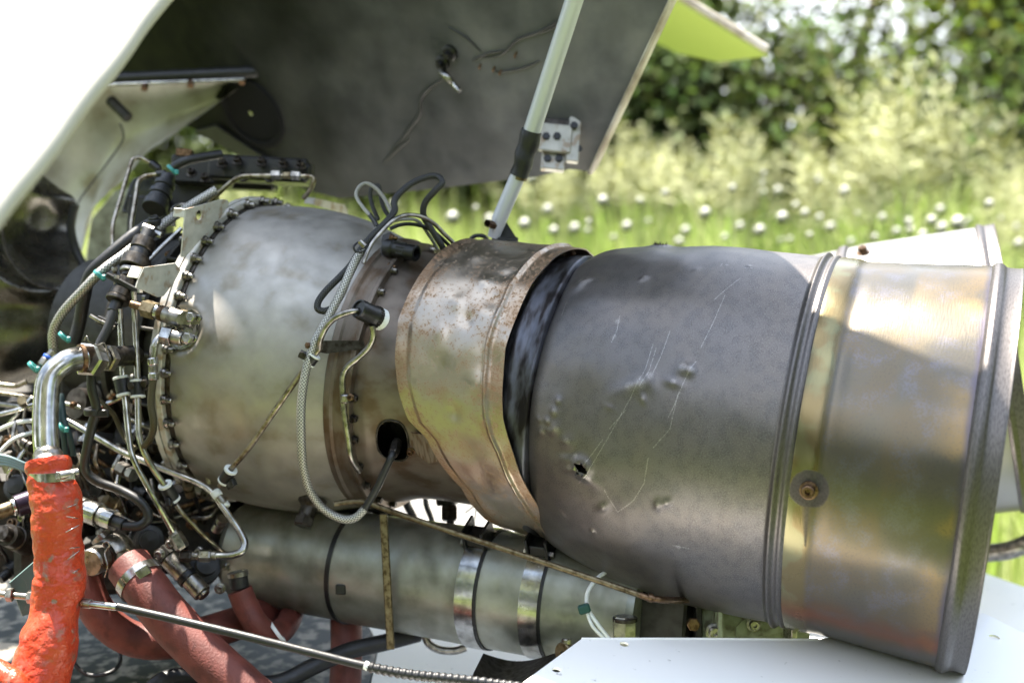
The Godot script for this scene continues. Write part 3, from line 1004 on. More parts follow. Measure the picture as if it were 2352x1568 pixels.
			ro.set_pixel(x, y, g8(clampf(lerpf(0.33, 0.25, smooth_band) + 0.1 * (b - 0.5) + patch * 0.35, 0, 1)))
	var om := mat("heat_tinted_steel", Color(1, 1, 1), 1.0, 0.92)
	om.albedo_texture = ImageTexture.create_from_image(im)
	om.roughness_texture = ImageTexture.create_from_image(ro)
	om.heightmap_enabled = true; om.heightmap_texture = ntex(74, 0.15, [], 3); om.heightmap_scale = 0.004
	a = Acc.new()
	var ow := noise(75, 2.0, 2)
	grid(a, 320, 70, func(u, v):
		var s := lerpf(0.662, 0.803, v)
		var ph: float = u * TAU - PI
		var r: float = prof(TAIL, s) + 0.0012 * ow.get_noise_3dv(out_dir(ph) * 0.9 + ax * s * 3.0)
		return eng(s, r, ph), func(q): return (q - EA) - ax * (q - EA).dot(ax), true)
	part(t, "outlet", a, om)
	a = Acc.new()
	grid(a, 220, 60, func(u, v):
		# bead, flat band, flared lip and back inside
		var pr := [[0.0, 0.8025, 0.1960], [0.12, 0.8055, 0.1992], [0.22, 0.8095, 0.2007], [0.32, 0.8135, 0.1992], [0.42, 0.8165, 0.1969], [0.55, 0.8225, 0.1965], [0.66, 0.8285, 0.1969], [0.74, 0.831, 0.1975], [0.78, 0.831, 0.1962], [0.86, 0.82, 0.1952], [1.0, 0.80, 0.1945]]
		var si := []; var ri := []
		for q in pr:
			si.append([q[0], q[1]]); ri.append([q[0], q[2]])
		return eng(lin(si, v), prof(ri, v), u * TAU - PI), func(q): return (q - EA) - ax * (q - EA).dot(ax), true)
	part(t, "outlet_lip", a, jm)
	a = Acc.new()
	cap_bolt(a, eng(boltc.x, ftail(boltc.x), boltc.y), out_dir(boltc.y), 0.0062)
	part(t, "bolt", a, M.brown_steel)
	# inner skin of the outlet
	a = Acc.new()
	eng_lathe(a, 0.60, 0.81, [[0.60, 0.18], [0.66, 0.184], [0.70, 0.186], [0.81, 0.1943]], 10, 100)
	part(t, "inner_skin", a, M.dark_steel)

	# the far outlet, turned the other way
	var c0 := px(1780, 912, 1.81); var c1 := px(2316, 842, 1.70)
	var dir := (c1 - c0).normalized()
	var L := (c1 - c0).length()
	t = thing("exhaust_duct", "far exhaust outlet behind the near one, rising to a beaded rim at right edge", "exhaust duct", (c0 + c1) * 0.5 - Vector3(0, 0.2, 0))
	var fm := mat("far_duct_steel", Color(0.60, 0.59, 0.58), 0.38, 0.9)
	var rows := [["wall", [[-0.05, 0.188], [L * 0.38, 0.1945]], fm], ["joint_bead", [[L * 0.38, 0.1945], [L * 0.39, 0.1985], [L * 0.405, 0.1995], [L * 0.42, 0.1985], [L * 0.43, 0.195]], jm], ["outlet", [[L * 0.43, 0.1955], [L * 0.47, 0.1958], [L * 0.48, 0.1968], [L * 0.97, 0.1935]], fm], ["outlet_lip", [[L * 0.955, 0.1935], [L * 0.96, 0.1965], [L * 0.97, 0.1975], [L * 0.98, 0.1965], [L * 0.99, 0.1945], [L * 1.03, 0.1945], [L * 1.034, 0.1955], [L * 1.034, 0.193], [L * 0.9, 0.191]], jm]]
	for row in rows:
		a = Acc.new()
		lathe(a, c0, dir, row[1], 160)
		part(t, row[0], a, row[2])
	a = Acc.new()
	var up := (Vector3.UP - dir * dir.y).normalized()
	var tw := (up + (cam.basis.z - dir * dir.dot(cam.basis.z)).normalized() * 0.3).normalized()
	cap_bolt(a, c0 + dir * L * 0.50 + tw * 0.1962, tw, 0.0065)
	part(t, "bolt", a, M.brown_steel)

# ---------------------------------------------------------------- ground, air, trees, grass
func ground_h(x: float, z: float) -> float:
	var d := Vector2(x, z).length()
	var h := 0.0
	if z < 0.0: h = 0.50 * smoothstep(2.6, 6.5, -z) + 0.2 * smoothstep(6.0, 14.0, -z)
	return h + 0.06 * sin(x * 1.3 + 0.4) * sin(z * 0.9) * smoothstep(2.5, 5.0, d)

func setting() -> void:
	var a := Acc.new()
	grid(a, 110, 110, func(u, v):
		var x := signf(u - 0.5) * pow(absf(u - 0.5) * 2.0, 2.6) * 400.0
		var z := signf(v - 0.5) * pow(absf(v - 0.5) * 2.0, 2.6) * 400.0
		return Vector3(x, ground_h(x, z), z), func(_q): return Vector3.UP)
	var g := solo("meadow_ground", a, M.soil, "green meadow ground sloping gently up to the trees", "ground")
	g.set_meta("kind", "structure")

func leaf_crown(seed_: int, n: int, clumps: int, rad: Vector3, leaf: float, low: float) -> Acc:
	var r := RandomNumberGenerator.new()
	r.seed = seed_
	var a := Acc.new()
	var cs := []
	for k in clumps:
		var d := Vector3(r.randfn(), r.randfn() * 0.9, r.randfn()).normalized() * pow(r.randf(), 0.4)
		cs.append([Vector3(d.x * rad.x, low + rad.y + d.y * rad.y, d.z * rad.z), r.randf_range(0.14, 0.34) * rad.x, r.randf_range(0.6, 1.3)])
	for k in n:
		var c = cs[r.randi() % clumps]
		var p: Vector3 = c[0] + Vector3(r.randfn(), r.randfn() * 0.8, r.randfn()) * c[1]
		if p.y < 0.05: p.y = 0.05 + r.randf() * 0.3
		var t := Vector3(r.randfn(), r.randfn() * 0.6 - 0.3, r.randfn()).normalized()
		var s := t.cross(Vector3(r.randfn(), r.randfn(), r.randfn())).normalized()
		var l := leaf * r.randf_range(0.6, 1.3)
		var nn := t.cross(s).normalized()
		if nn.y < 0: nn = -nn
		var tone: float = c[2] * r.randf_range(0.75, 1.25)
		var col := Color(tone * r.randf_range(0.85, 1.25), tone, tone * 0.85)
		var b := a.v.size()
		for q in [p, p + t * l * 0.45 + s * l * 0.3 - nn * l * 0.06, p + t * l, p + t * l * 0.45 - s * l * 0.3 - nn * l * 0.06]:
			a.v.append(q); a.n.append(nn); a.uv.append(Vector2.ZERO); a.c.append(col)
		a.i.append_array([b, b + 1, b + 2, b, b + 2, b + 3])
	return a

func trunk_mesh(seed_: int, h: float, r0: float) -> Acc:
	var r := RandomNumberGenerator.new()
	r.seed = seed_
	var a := Acc.new()
	var p := PackedVector3Array()
	var q := Vector3.ZERO
	for k in 7:
		p.append(q)
		q += Vector3(r.randfn() * 0.05 * h, h / 6.0, r.randfn() * 0.05 * h)
	tube(a, curve3(p, 4), func(u): return r0 * (1.0 - 0.75 * u), 9)
	for k in 7:
		var b: Vector3 = p[2 + k % 4]
		var d := Vector3(r.randfn(), r.randf_range(0.5, 1.2), r.randfn()).normalized() * h * r.randf_range(0.25, 0.42)
		var e := PackedVector3Array([b, b + d * 0.5 + Vector3(0, -0.02 * h, 0), b + d + Vector3(r.randfn(), r.randfn(), r.randfn()) * 0.05 * h])
		tube(a, curve3(e, 4), func(u): return r0 * 0.4 * (1.0 - 0.8 * u), 6)
	return a

func vegetation() -> void:
	# crowns: bushy, airy, and a leafy bright one
	O = Vector3.ZERO
	var crowns := [mesh_of(leaf_crown(1, 13000, 90, Vector3(1.5, 1.2, 1.2), 0.10, 0.1), M.leaf_dark), mesh_of(leaf_crown(2, 6000, 60, Vector3(1.9, 2.0, 1.5), 0.10, 1.0), M.leaf_mid), mesh_of(leaf_crown(3, 12000, 90, Vector3(1.7, 1.9, 1.5), 0.13, 0.3), M.leaf_light), mesh_of(leaf_crown(4, 11000, 80, Vector3(1.4, 1.0, 1.2), 0.09, 0.1), M.leaf_mid)]
	var trunks := [mesh_of(trunk_mesh(11, 1.8, 0.07), M.bark), mesh_of(trunk_mesh(12, 5.2, 0.10), M.bark), mesh_of(trunk_mesh(13, 3.6, 0.10), M.bark), mesh_of(trunk_mesh(14, 1.6, 0.06), M.bark)]
	var kinds := ["shrub", "slender_tree", "leafy_tree", "shrub"]
	# x, z, kind, scale, turn, label
	var spots := [
		[-5.6, -9.5, 0, 1.0, 0.3, "dark shrub farthest left in the row beyond the meadow"], [-3.2, -10.2, 3, 0.9, 1.0, "green shrub left in the row, seen past the engine intake"], [-1.0, -9.8, 0, 0.95, 2.0, "dark shrub behind the open cowl door's lower edge"],
		[0.65, -9.3, 0, 0.85, 4.1, "dark shrub just right of the cowl door's lower corner"], [1.95, -10.0, 3, 0.8, 0.7, "grey-green shrub in shade behind the tall grass"], [3.0, -10.6, 0, 0.6, 5.2, "low dark shrub under the gap where the sky shows"],
		[4.2, -9.0, 0, 0.75, 2.7, "dark shaded shrub at the right edge behind the tall grass"], [6.6, -9.4, 0, 1.1, 3.3, "dark shrub farthest right in the row beyond the meadow"],
		[5.5, -11.0, 2, 1.2, 1.1, "bright yellow-green leafy tree at upper right"], [7.0, -11.5, 2, 1.3, 2.2, "leafy green tree beyond the bright one at the right edge"],
		[-4.5, -13.5, 2, 1.3, 0.1, "leafy tree behind the left end of the row of shrubs"], [-1.6, -13.0, 1, 1.25, 1.5, "slender tree hidden behind the cowl door"], [-0.3, -12.6, 1, 1.2, 3.0, "slender tree with thin trunk left of the far panel's tip"],
		[1.2, -12.4, 1, 1.1, 4.4, "slender airy tree below the far panel's tip, left of the bright gap"], [4.9, -13.8, 1, 1.0, 5.9, "slender airy tree just right of the bright sky gap"], [0.7, -17.5, 2, 1.35, 0.9, "tree farther back left of the bright sky gap"], [8.2, -17.0, 2, 1.6, 2.1, "tall tree far back behind the leafy trees at right"], [-0.8, -17.5, 2, 1.7, 2.9, "tree far back behind the cowl door"], [5.8, -22.0, 1, 1.5, 0.4, "thin far tree whose leaves speckle the bright sky gap"], [-9.0, -9.0, 2, 1.3, 1.2, "leafy tree far out beyond the left side of the picture"], [-8.0, -14.0, 2, 1.6, 2.2, "taller tree behind the far left leafy one"], [-12.5, -5.0, 2, 1.5, 0.2, "tree at the clearing's left flank"], [10.5, -8.5, 2, 1.4, 4.2, "leafy tree far out beyond the right side of the picture"], [13.0, -13.0, 2, 1.7, 3.2, "taller tree behind the far right leafy one"]]
	for q in spots:
		var k: int = q[2]
		var y := ground_h(q[0], q[1]) - 0.03
		var t := thing(kinds[k], q[5], "tree" if k in [1, 2] else "shrub", Vector3(q[0], y, q[1]), "trees and shrubs behind the meadow")
		t.rotation.y = q[4]
		t.scale = Vector3.ONE * q[3]
		for e in [["crown", crowns[k]], ["trunk", trunks[k]]]:
			var o := MeshInstance3D.new()
			o.name = e[0]
			o.mesh = e[1]
			t.add_child(o, true)
	# trees on the photographer's side of the clearing, which the polished metal mirrors
	for q in [[-6.5, 9.0, 2, 1.9, "behind at left"], [-1.5, 11.0, 0, 2.2, "right behind the lens"], [3.0, 10.0, 2, 1.8, "behind at right"], [7.5, 8.0, 0, 2.3, "farther behind at right"], [-10.0, 3.0, 2, 2.0, "out on the left side"], [11.0, 1.5, 2, 2.0, "out on the right side"]]:
		var k: int = q[2]
		var t := thing(kinds[k], "", "tree" if k == 2 else "shrub", Vector3(q[0], -0.03, q[1]), "trees behind the photographer")
		t.set_meta("label", "tree behind the photographer, mirrored in the metal, " + q[4])
		t.scale = Vector3.ONE * q[3]
		t.rotation.y = q[0]
		for e in [["crown", crowns[k]], ["trunk", trunks[k]]]:
			var o := MeshInstance3D.new()
			o.name = e[0]
			o.mesh = e[1]
			t.add_child(o, true)
	# meadow grass
	O = Vector3.ZERO
	var r := RandomNumberGenerator.new()
	r.seed = 31
	var a := Acc.new()
	for k in 12:
		var b := Vector3(r.randfn() * 0.05, 0, r.randfn() * 0.05)
		var d := Vector3(r.randfn(), 0, r.randfn()).normalized()
		var h := r.randf_range(0.5, 1.0)
		var lean := r.randf_range(0.05, 0.4)
		var w := r.randf_range(0.004, 0.008)
		var s := d.cross(Vector3.UP)
		var tone := r.randf_range(0.7, 1.3)
		var k0 := a.v.size()
		for j in 4:
			var t := j / 3.0
			var p := b + Vector3(0, h * (t - 0.15 * t * t * lean * 2.0), 0) + d * lean * h * t * t
			for e in [-1, 1]:
				a.v.append(p + s * w * e * (1.0 - t * 0.92)); a.n.append((d * 0.6 + Vector3(0, 0.5, 0)).normalized()); a.uv.append(Vector2.ZERO)
				a.c.append(Color(tone * 1.05, tone, tone))
		for j in 3:
			var q := k0 + j * 2
			a.i.append_array([q, q + 1, q + 2, q + 1, q + 3, q + 2])
	var mm := MultiMesh.new()
	mm.transform_format = MultiMesh.TRANSFORM_3D
	mm.use_colors = true
	mm.mesh = mesh_of(a, M.grass_blade)
	var pts := []
	for k in 30000:
		var z := -2.3 - 10.5 * pow(r.randf(), 0.8)
		var x := r.randf_range(-1, 1) * (1.2 + absf(z) * 0.62)
		pts.append(Vector3(x, 0, z))
	for k in 2500:
		pts.append(Vector3(r.randf_range(-9, 9), 0, r.randf_range(2.5, 9)))
	mm.instance_count = pts.size()
	var patch := noise(33, 0.5, 3)
	for k in pts.size():
		var p: Vector3 = pts[k]
		p.y = ground_h(p.x, p.z)
		var s := r.randf_range(0.3, 0.62) * (0.85 + 0.5 * patch.get_noise_2d(p.x * 2.0, p.z * 2.0))
		if r.randf() < 0.08: s *= 1.4
		if p.z > 0: s *= 0.7
		mm.set_instance_transform(k, Transform3D(Basis(Vector3.UP, r.randf() * TAU).scaled(Vector3(s * 1.1, s, s * 1.1)), p))
		var tone := r.randf_range(0.7, 1.25) + 0.6 * patch.get_noise_2d(p.x + 50.0, p.z)
		mm.set_instance_color(k, Color(tone * 1.05, tone, tone * 0.8))
	var mi := MultiMeshInstance3D.new()
	mi.name = "meadow_grass"
	mi.multimesh = mm
	add_child(mi)
	tag(mi, "sunlit green grass of the meadow behind the engine", "grass", "", "stuff")
	# clumps of tall seeding grass
	var cl := [Acc.new(), Acc.new()]
	for k in 130:
		var b := Vector3(r.randfn() * 0.16, 0, r.randfn() * 0.14)
		var d := Vector3(b.x + r.randfn() * 0.1, 0, b.z + r.randfn() * 0.1).normalized()
		var h := r.randf_range(0.75, 1.25)
		var lean := r.randf_range(0.1, 0.55)
		var w := r.randf_range(0.008, 0.015)
		var s := d.cross(Vector3.UP)
		var tone := r.randf_range(0.75, 1.25)
		var acc: Acc = cl[0]
		var k0 := acc.v.size()
		for j in 6:
			var t := j / 5.0
			var p := b + Vector3(0, h * (t - 0.35 * t * t * t * lean * 1.5), 0) + d * lean * h * t * t
			for e in [-1, 1]:
				acc.v.append(p + s * w * e * (1.0 - t * t * 0.95)); acc.n.append((d * 0.7 + Vector3(0, 0.5, 0)).normalized()); acc.uv.append(Vector2.ZERO); acc.c.append(Color(tone, tone, tone))
		for j in 5:
			var q := k0 + j * 2
			acc.i.append_array([q, q + 1, q + 2, q + 1, q + 3, q + 2])
	for k in 34:
		var acc: Acc = cl[1]
		var b := Vector3(r.randfn() * 0.12, 0, r.randfn() * 0.1)
		var d := Vector3(b.x * 2.0 + r.randfn() * 0.2, 0, b.z * 2.0 + r.randfn() * 0.2)
		var h := r.randf_range(1.15, 1.5)
		var p := PackedVector3Array([b, b + Vector3(0, h * 0.5, 0) + d * 0.18, b + Vector3(0, h, 0) + d * 0.55])
		tube(acc, curve3(p, 4), 0.0022, 4, null, false)
		for j in 46:
			var t := r.randf()
			var o := p[1].lerp(p[2], 0.45 + 0.55 * t)
			var dd := Vector3(r.randfn(), r.randf_range(0.1, 1.0), r.randfn()).normalized() * r.randf_range(0.05, 0.17) * (1.15 - t * 0.7)
			var sd := dd.cross(Vector3(r.randfn(), r.randfn(), r.randfn())).normalized() * 0.0018
			var m0 := acc.v.size()
			for q in [o - sd, o + sd, o + dd + sd * 1.6, o + dd - sd * 1.6]:
				acc.v.append(q); acc.n.append(Vector3(d.x, 0.6, d.z + 0.3).normalized()); acc.uv.append(Vector2.ZERO)
			acc.i.append_array([m0, m0 + 1, m0 + 2, m0, m0 + 2, m0 + 3])
	for acc in cl:
		acc.c.resize(acc.v.size())
		for k in acc.v.size():
			if acc == cl[1]: acc.c[k] = Color(1, 1, 1)
	var cms := [mesh_of(cl[0], M.tall_blade), mesh_of(cl[1], M.panicle)]
	for q in [[1.42, -5.2, 1.0, 0.0, "tallest feathery grass clump, right of centre before the dark shrubs"], [1.02, -5.6, 0.95, 1.3, "feathery grass clump just left of the tallest one"], [1.68, -5.3, 1.22, 2.1, "broad-bladed bright clump of tall grass, right of the tallest one"], [0.62, -6.2, 0.9, 3.0, "pale feathery grass clump left behind the taller clumps"], [2.25, -5.7, 0.72, 4.0, "low brownish seeding grass clump near the right edge"], [-1.35, -5.5, 0.9, 5.1, "feathery grass clump seen left between cowl lining and door"], [0.25, -6.6, 0.8, 0.6, "feathery grass clump seen below the cowl door's corner"], [2.75, -6.6, 0.85, 1.9, "feathery grass clump cut by the right edge"]]:
		var t := thing("tall_grass_clump", q[4], "grass clump", Vector3(q[0], ground_h(q[0], q[1]) - 0.02, q[1]), "clumps of tall seeding grass")
		t.rotation.y = q[3]
		t.scale = Vector3.ONE * q[2] * 0.74
		for k in 2:
			var o := MeshInstance3D.new()
			o.name = ["blades", "seed_heads"][k]
			o.mesh = cms[k]
			t.add_child(o, true)
	# white puffball flowers on thin stems
	var fl := Acc.new()
	for k in 110:
		var y := 1.0 - 2.0 * (k + 0.5) / 110.0
		var th := k * 2.39996
		var d := Vector3(sqrt(1 - y * y) * cos(th), y, sqrt(1 - y * y) * sin(th))
		var s := d.cross(Vector3(0.3, 1, 0.2)).normalized() * 0.0028
		var m0 := fl.v.size()
		for e in [d * 0.006 - s, d * 0.006 + s, d * 0.021 + s * 1.5, d * 0.021 - s * 1.5]:
			fl.v.append(e); fl.n.append(d); fl.uv.append(Vector2.ZERO)
		fl.i.append_array([m0, m0 + 1, m0 + 2, m0, m0 + 2, m0 + 3])
	lathe(fl, Vector3(0, -0.013, 0), Vector3.UP, [[0, 0], [0.003, 0.009], [0.013, 0.013], [0.023, 0.009], [0.026, 0]], 10)
	O = Vector3.ZERO
	var sa := Acc.new()
	tube(sa, curve3(PackedVector3Array([Vector3(0.012, -0.45, 0.01), Vector3(-0.006, -0.2, 0), Vector3(0, -0.01, 0)]), 4), 0.0016, 5, null, false)
	var fm := mesh_of(fl, M.petal)
	var stm := mesh_of(sa, M.stem)
	var at := [[1220, 410], [1093, 478], [1258, 482], [1385, 461], [1470, 461], [1528, 443], [1683, 432], [1755, 398], [1752, 420], [1753, 443], [1787, 438], [1880, 412], [1915, 390], [1940, 440], [1828, 472], [1849, 489], [1970, 490], [2027, 500], [2088, 510], [2160, 482], [2225, 505], [2273, 468], [2140, 507], [2200, 512], [2164, 524], [2092, 528], [1620, 490], [1665, 545], [1795, 552], [1815, 550], [1955, 555], [1320, 525], [1350, 530], [1272, 530], [1352, 510], [1490, 508], [1797, 500], [1883, 500], [1908, 522], [2212, 522], [2060, 532], [1700, 520], [1410, 545], [1575, 530], [1040, 500], [1125, 505], [905, 470], [1560, 556], [1745, 530], [1860, 540], [2010, 545], [2120, 540], [1440, 520], [1205, 515], [2300, 500], [2335, 520], [2340, 560]]
	var i := 0
	for q in at:
		var d := 3.2 + 1.9 * r.randf()
		var p := px(q[0], q[1], d)
		var t := thing("white_flower", "white puffball flower on a thin stem among the meadow grass behind the engine", "flower", Vector3(p.x, ground_h(p.x, p.z), p.z), "white flowers in the meadow")
		var k := r.randf_range(0.4, 1.05)
		for e in 2:
			var o := MeshInstance3D.new()
			o.name = ["flower_head", "stem"][e]
			o.mesh = [fm, stm][e]
			o.position = Vector3(0, p.y - t.position.y, 0)
			o.scale = Vector3.ONE * k if e == 0 else Vector3(1, maxf(0.2, (p.y - t.position.y) / 0.45), 1)
			t.add_child(o, true)
		i += 1

# ---------------------------------------------------------------- cowlings, deck and frame of the helicopter
func helicopter_structure() -> void:
	# the raised cowl door, seen from below
	var A := px(1350, 393, 1.62); var B := px(780, 455, 1.92); var C := px(1538, -5, 1.40)
	var pl := Plane(A, B, C)
	var facing := pl.normal
	if facing.dot(cam.origin - A) < 0: facing = -facing
	var t := thing("cowl_door", "raised grey composite cowl door seen from below, with a pale edge and shade-painted cracked lining", "cowl door", B)
	var outl := PackedVector3Array()  # outline above the view is made up, cut for the shadow it casts
	for q in [[1760, -1180], [1760, -706], [1650, -698], [1440, -656], [1488, -560], [1500, -300], [1538, -5], [1352, 393], [1308, 388], [1238, 404], [1010, 432], [780, 456], [700, 436], [636, 402], [560, 362], [437, 291], [330, 215], [150, 90], [-150, -300], [-300, -900], [400, -1180]]:
		outl.append(on_plane(q[0], q[1], pl))
	var a := Acc.new()
	plate(a, outl, 0.011, facing)
	for k in a.v.size():
		a.v[k] -= facing * 0.0006
		a.c.append(Color(1, 1, 1))
	part(t, "panel", a, M.composite)
	# lining: a finely divided face with shade toward the left painted into its tone
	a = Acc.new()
	var ux := (outl[7] - outl[6]).normalized(); var uy := facing.cross(ux)
	var o2 := PackedVector2Array(); var pts := PackedVector2Array()
	for q in outl: o2.append(Vector2((q - A).dot(ux), (q - A).dot(uy)))
	for k in o2.size():
		var p0 := o2[k]; var p1 := o2[(k + 1) % o2.size()]
		var cnt := int(p0.distance_to(p1) / 0.03) + 1
		for j in cnt: pts.append(p0.lerp(p1, float(j) / cnt))
	for i in range(-60, 60):
		for j in range(-60, 60):
			var q := Vector2(i * 0.026 + 0.006 * sin(j * 3.1), j * 0.026 + 0.006 * sin(i * 2.3))
			if Geometry2D.is_point_in_polygon(q, o2): pts.append(q)
	var blotch := noise(97, 2.6, 4)
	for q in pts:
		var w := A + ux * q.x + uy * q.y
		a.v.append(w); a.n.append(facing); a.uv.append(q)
		var trend := clampf(0.62 + (w.x + 0.14) * 1.7 - (w.y - 1.40) * 0.5 + 0.22 * blotch.get_noise_2d(q.x * 2.0, q.y * 2.0), 0.0, 1.0)  # painted shade, darker upward and to the left, plus random blotches
		var tone := lerpf(0.03, 1.0, pow(trend, 1.5))
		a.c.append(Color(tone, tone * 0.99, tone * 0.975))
	var de := Geometry2D.triangulate_delaunay(pts)
	for k in range(0, de.size(), 3):
		var p0 := pts[de[k]]; var p1 := pts[de[k + 1]]; var p2 := pts[de[k + 2]]
		if not Geometry2D.is_point_in_polygon((p0 + p1 + p2) / 3.0, o2): continue
		var turn := (a.v[de[k + 1]] - a.v[de[k]]).cross(a.v[de[k + 2]] - a.v[de[k]]).dot(facing)
		if turn > 0.0: a.i.append_array([de[k], de[k + 2], de[k + 1]])
		else: a.i.append_array([de[k], de[k + 1], de[k + 2]])
	part(t, "shade_painted_lining", a, M.composite)
	var bx := (outl[7] - outl[6]).normalized()
	# pale edge strip along the right side
	a = Acc.new()
	var e0 := on_plane(1546, -22, pl); var e1 := on_plane(1352, 393, pl)
	var ed := (e1 - e0).normalized()
	var side := ed.cross(facing).normalized()
	if side.dot(cam.basis.x) < 0: side = -side
	block(a, (e0 + e1) * 0.5 + side * 0.0035 - facing * 0.004, Basis(ed, side, ed.cross(side)), Vector3((e1 - e0).length(), 0.006, 0.019), 0.0015)
	part(t, "edge_strip", a, M.dirty_white)
	# round cup in the lining at the lower left
	a = Acc.new()
	var rc := on_plane(578, 258, pl)
	lathe(a, rc, facing, [[0.0, 0.062], [0.004, 0.060], [0.004, 0.052], [0.0005, 0.050], [0.0005, 0.0]], 48)
	part(t, "round_cup", a, M.matte_black)
	a = Acc.new()
	lathe(a, rc + facing * 0.001, facing, [[0, 0.0042], [0.002, 0.0038], [0.002, 0]], 12)
	part(t, "rivet", a, M.bright_steel)
	# doubler frame along the lower left edge
	a = Acc.new()
	var fr := PackedVector3Array()
	for q in [[450, 298], [560, 357], [636, 396], [702, 430], [720, 415], [650, 380], [580, 338], [500, 285]]: fr.append(on_plane(q[0], q[1], pl) + facing * 0.006)
	plate(a, fr, 0.005, facing)
	part(t, "edge_doubler", a, M.composite_dark)
	# sealant ridges and cracks
	for line in [[1325, 15, 1290, 42, 1240, 72, 1190, 90, 1150, 125, 1100, 132], [1030, 172, 990, 200, 968, 225, 965, 262, 945, 290, 925, 318, 900, 345], [1160, 115, 1120, 122, 1085, 140], [1030, 62, 1070, 85, 1105, 118], [940, 320, 910, 345, 880, 375], [1320, 35, 1270, 62, 1230, 80], [1140, 165, 1190, 158, 1240, 140]]:
		var p := PackedVector3Array()
		for k in range(0, line.size(), 2): p.append(on_plane(line[k], line[k + 1], pl) + facing * 0.0005)
		a = Acc.new()
		tube(a, curve3(p, 5), func(u): return 0.0009 + 0.0012 * sin(u * PI), 6)
		part(t, "sealant_ridge", a, M.composite_dark)
	for q in [[1103, 152], [1135, 158], [1185, 125], [1150, 165]]:
		a = Acc.new()
		var c := on_plane(q[0], q[1], pl)
		tube(a, curve3(PackedVector3Array([c - bx * 0.004, c + facing * 0.003, c + bx * 0.004 + facing * 0.001]), 4), 0.0014, 6)
		part(t, "glue_blob", a, M.brown_steel)
	# catch fitting in the middle
	var fitb := Basis(bx, facing.cross(bx), facing)
	for q in [[1035, 120, 0.011], [1018, 142, 0.010]]:
		a = Acc.new()
		lathe(a, on_plane(q[0], q[1], pl), facing, [[0, q[2]], [0.004, q[2]], [0.006, q[2] * 0.75], [0.006, q[2] * 0.5], [0.012, q[2] * 0.4], [0.012, 0]], 20)
		part(t, "catch_stud", a, M.black_paint)
	a = Acc.new()
	tube(a, curve3(PackedVector3Array([on_plane(1022, 162, pl) + facing * 0.006, on_plane(1040, 165, pl) + facing * 0.014, on_plane(1052, 182, pl) + facing * 0.012, on_plane(1075, 192, pl) + facing * 0.02]), 6), func(u): return 0.0055 - 0.0025 * u, 10)
	part(t, "catch_lever", a, M.bright_steel)
	# latch at the lower right corner: a drilled bracket that hangs from the lining and faces out
	var lb := cam.basis * Basis(Vector3.BACK, -0.10) * Basis(Vector3.RIGHT, -0.25)
	var latch: MeshInstance3D
	for row in [["latch_column", 1318, 322, 1.575, 0.0155, 0.060, 0.010], ["latch_plate", 1276, 318, 1.57, 0.0400, 0.0370, 0.008], ["latch_plate", 1270, 372, 1.575, 0.0300, 0.0235, 0.012]]:
		a = Acc.new()
		block(a, px(row[1], row[2], row[3]), lb, Vector3(row[4], row[5], row[6]), 0.0012)
		latch = part(t, row[0], a, M.zinc_plate)
		for q in [[1254, 316], [1279, 316]] if row[2] == 318 else [[1257, 368], [1283, 368]] if row[2] == 372 else [[1328, 346], [1318, 292]]:
			a = Acc.new()
			hex_bolt(a, px(q[0], q[1], row[3]) + lb.z * (row[6] * 0.5 - 0.001), lb.z, 0.0052, 0.7)
			part(latch, "bolt", a, M.black_paint)
	a = Acc.new()
	block(a, px(1285, 302, 1.60), lb, Vector3(0.052, 0.012, 0.05), 0.001)
	part(t, "latch_base", a, M.dark_steel)

	# strut that props the door
	t = thing("prop_rod", "long pale metal prop rod with a black taped joint, holding up the cowl door", "prop rod", px(1150, 545, 1.44))
	a = Acc.new()
	var r0 := px(1146, 505, 1.42); var r1 := px(1195, 395, 1.405); var r2 := px(1222, 300, 1.39); var r3 := px(1400, -250, 1.27)
	tube(a, PackedVector3Array([r2 - (r3 - r2) * 0.02, r3]), 0.0098, 20)
	part(t, "upper_tube", a, mat("rod_aluminium", Color(0.72, 0.73, 0.75), 0.4, 0.3))
	a = Acc.new()
	tube(a, PackedVector3Array([r0, r1 + (r2 - r1) * 0.1]), 0.0088, 20)
	part(t, "lower_tube", a, M.rod_aluminium)
	a = Acc.new()
	tube(a, curve3(PackedVector3Array([r1 - (r2 - r1) * 0.08, r1.lerp(r2, 0.3), r1.lerp(r2, 0.7), r2]), 8), 0.0112, 22, func(l, th): return 0.0007 * sin(l * 260.0 + th) + 0.0008 * sin(l * 95.0 + th * 2.0 + 1.0))
	part(t, "tape_wrap", a, M.rubber)
	a = Acc.new()
	tube(a, PackedVector3Array([r1 - (r2 - r1) * 0.16, r1 - (r2 - r1) * 0.05]), 0.0098, 18)
	part(t, "collar", a, M.brass)
	a = Acc.new()
	tube(a, PackedVector3Array([r0 + (r1 - r0) * 0.05, px(1133, 545, 1.425)]), func(u): return lerpf(0.0088, 0.0068, u), 16)
	part(t, "fork_end", a, M.rod_aluminium)
	a = Acc.new()
	hex_bolt(a, px(1119, 512, 1.405), px(1140, 520, 1.42) - px(1119, 512, 1.405), 0.0046, 3.2)
	part(t, "pivot_bolt", a, M.brown_steel)
	a = Acc.new()
	var bpl := PackedVector3Array([px(1146, 500, 1.43), px(1160, 505, 1.43), px(1186, 545, 1.43), px(1184, 556, 1.43), px(1140, 556, 1.43)])
	plate(a, bpl, 0.004, cam.basis.z)
	block(a, px(1160, 562, 1.43), cam.basis, Vector3(0.03, 0.016, 0.02), 0.001)
	part(t, "foot_bracket", a, M.black_paint)

	# near cowling, out of focus at the upper left
	t = thing("near_cowling", "blurred sunlit white cowling in the upper left foreground with a dirty rolled edge", "cowling", px(0, 450, 0.75))
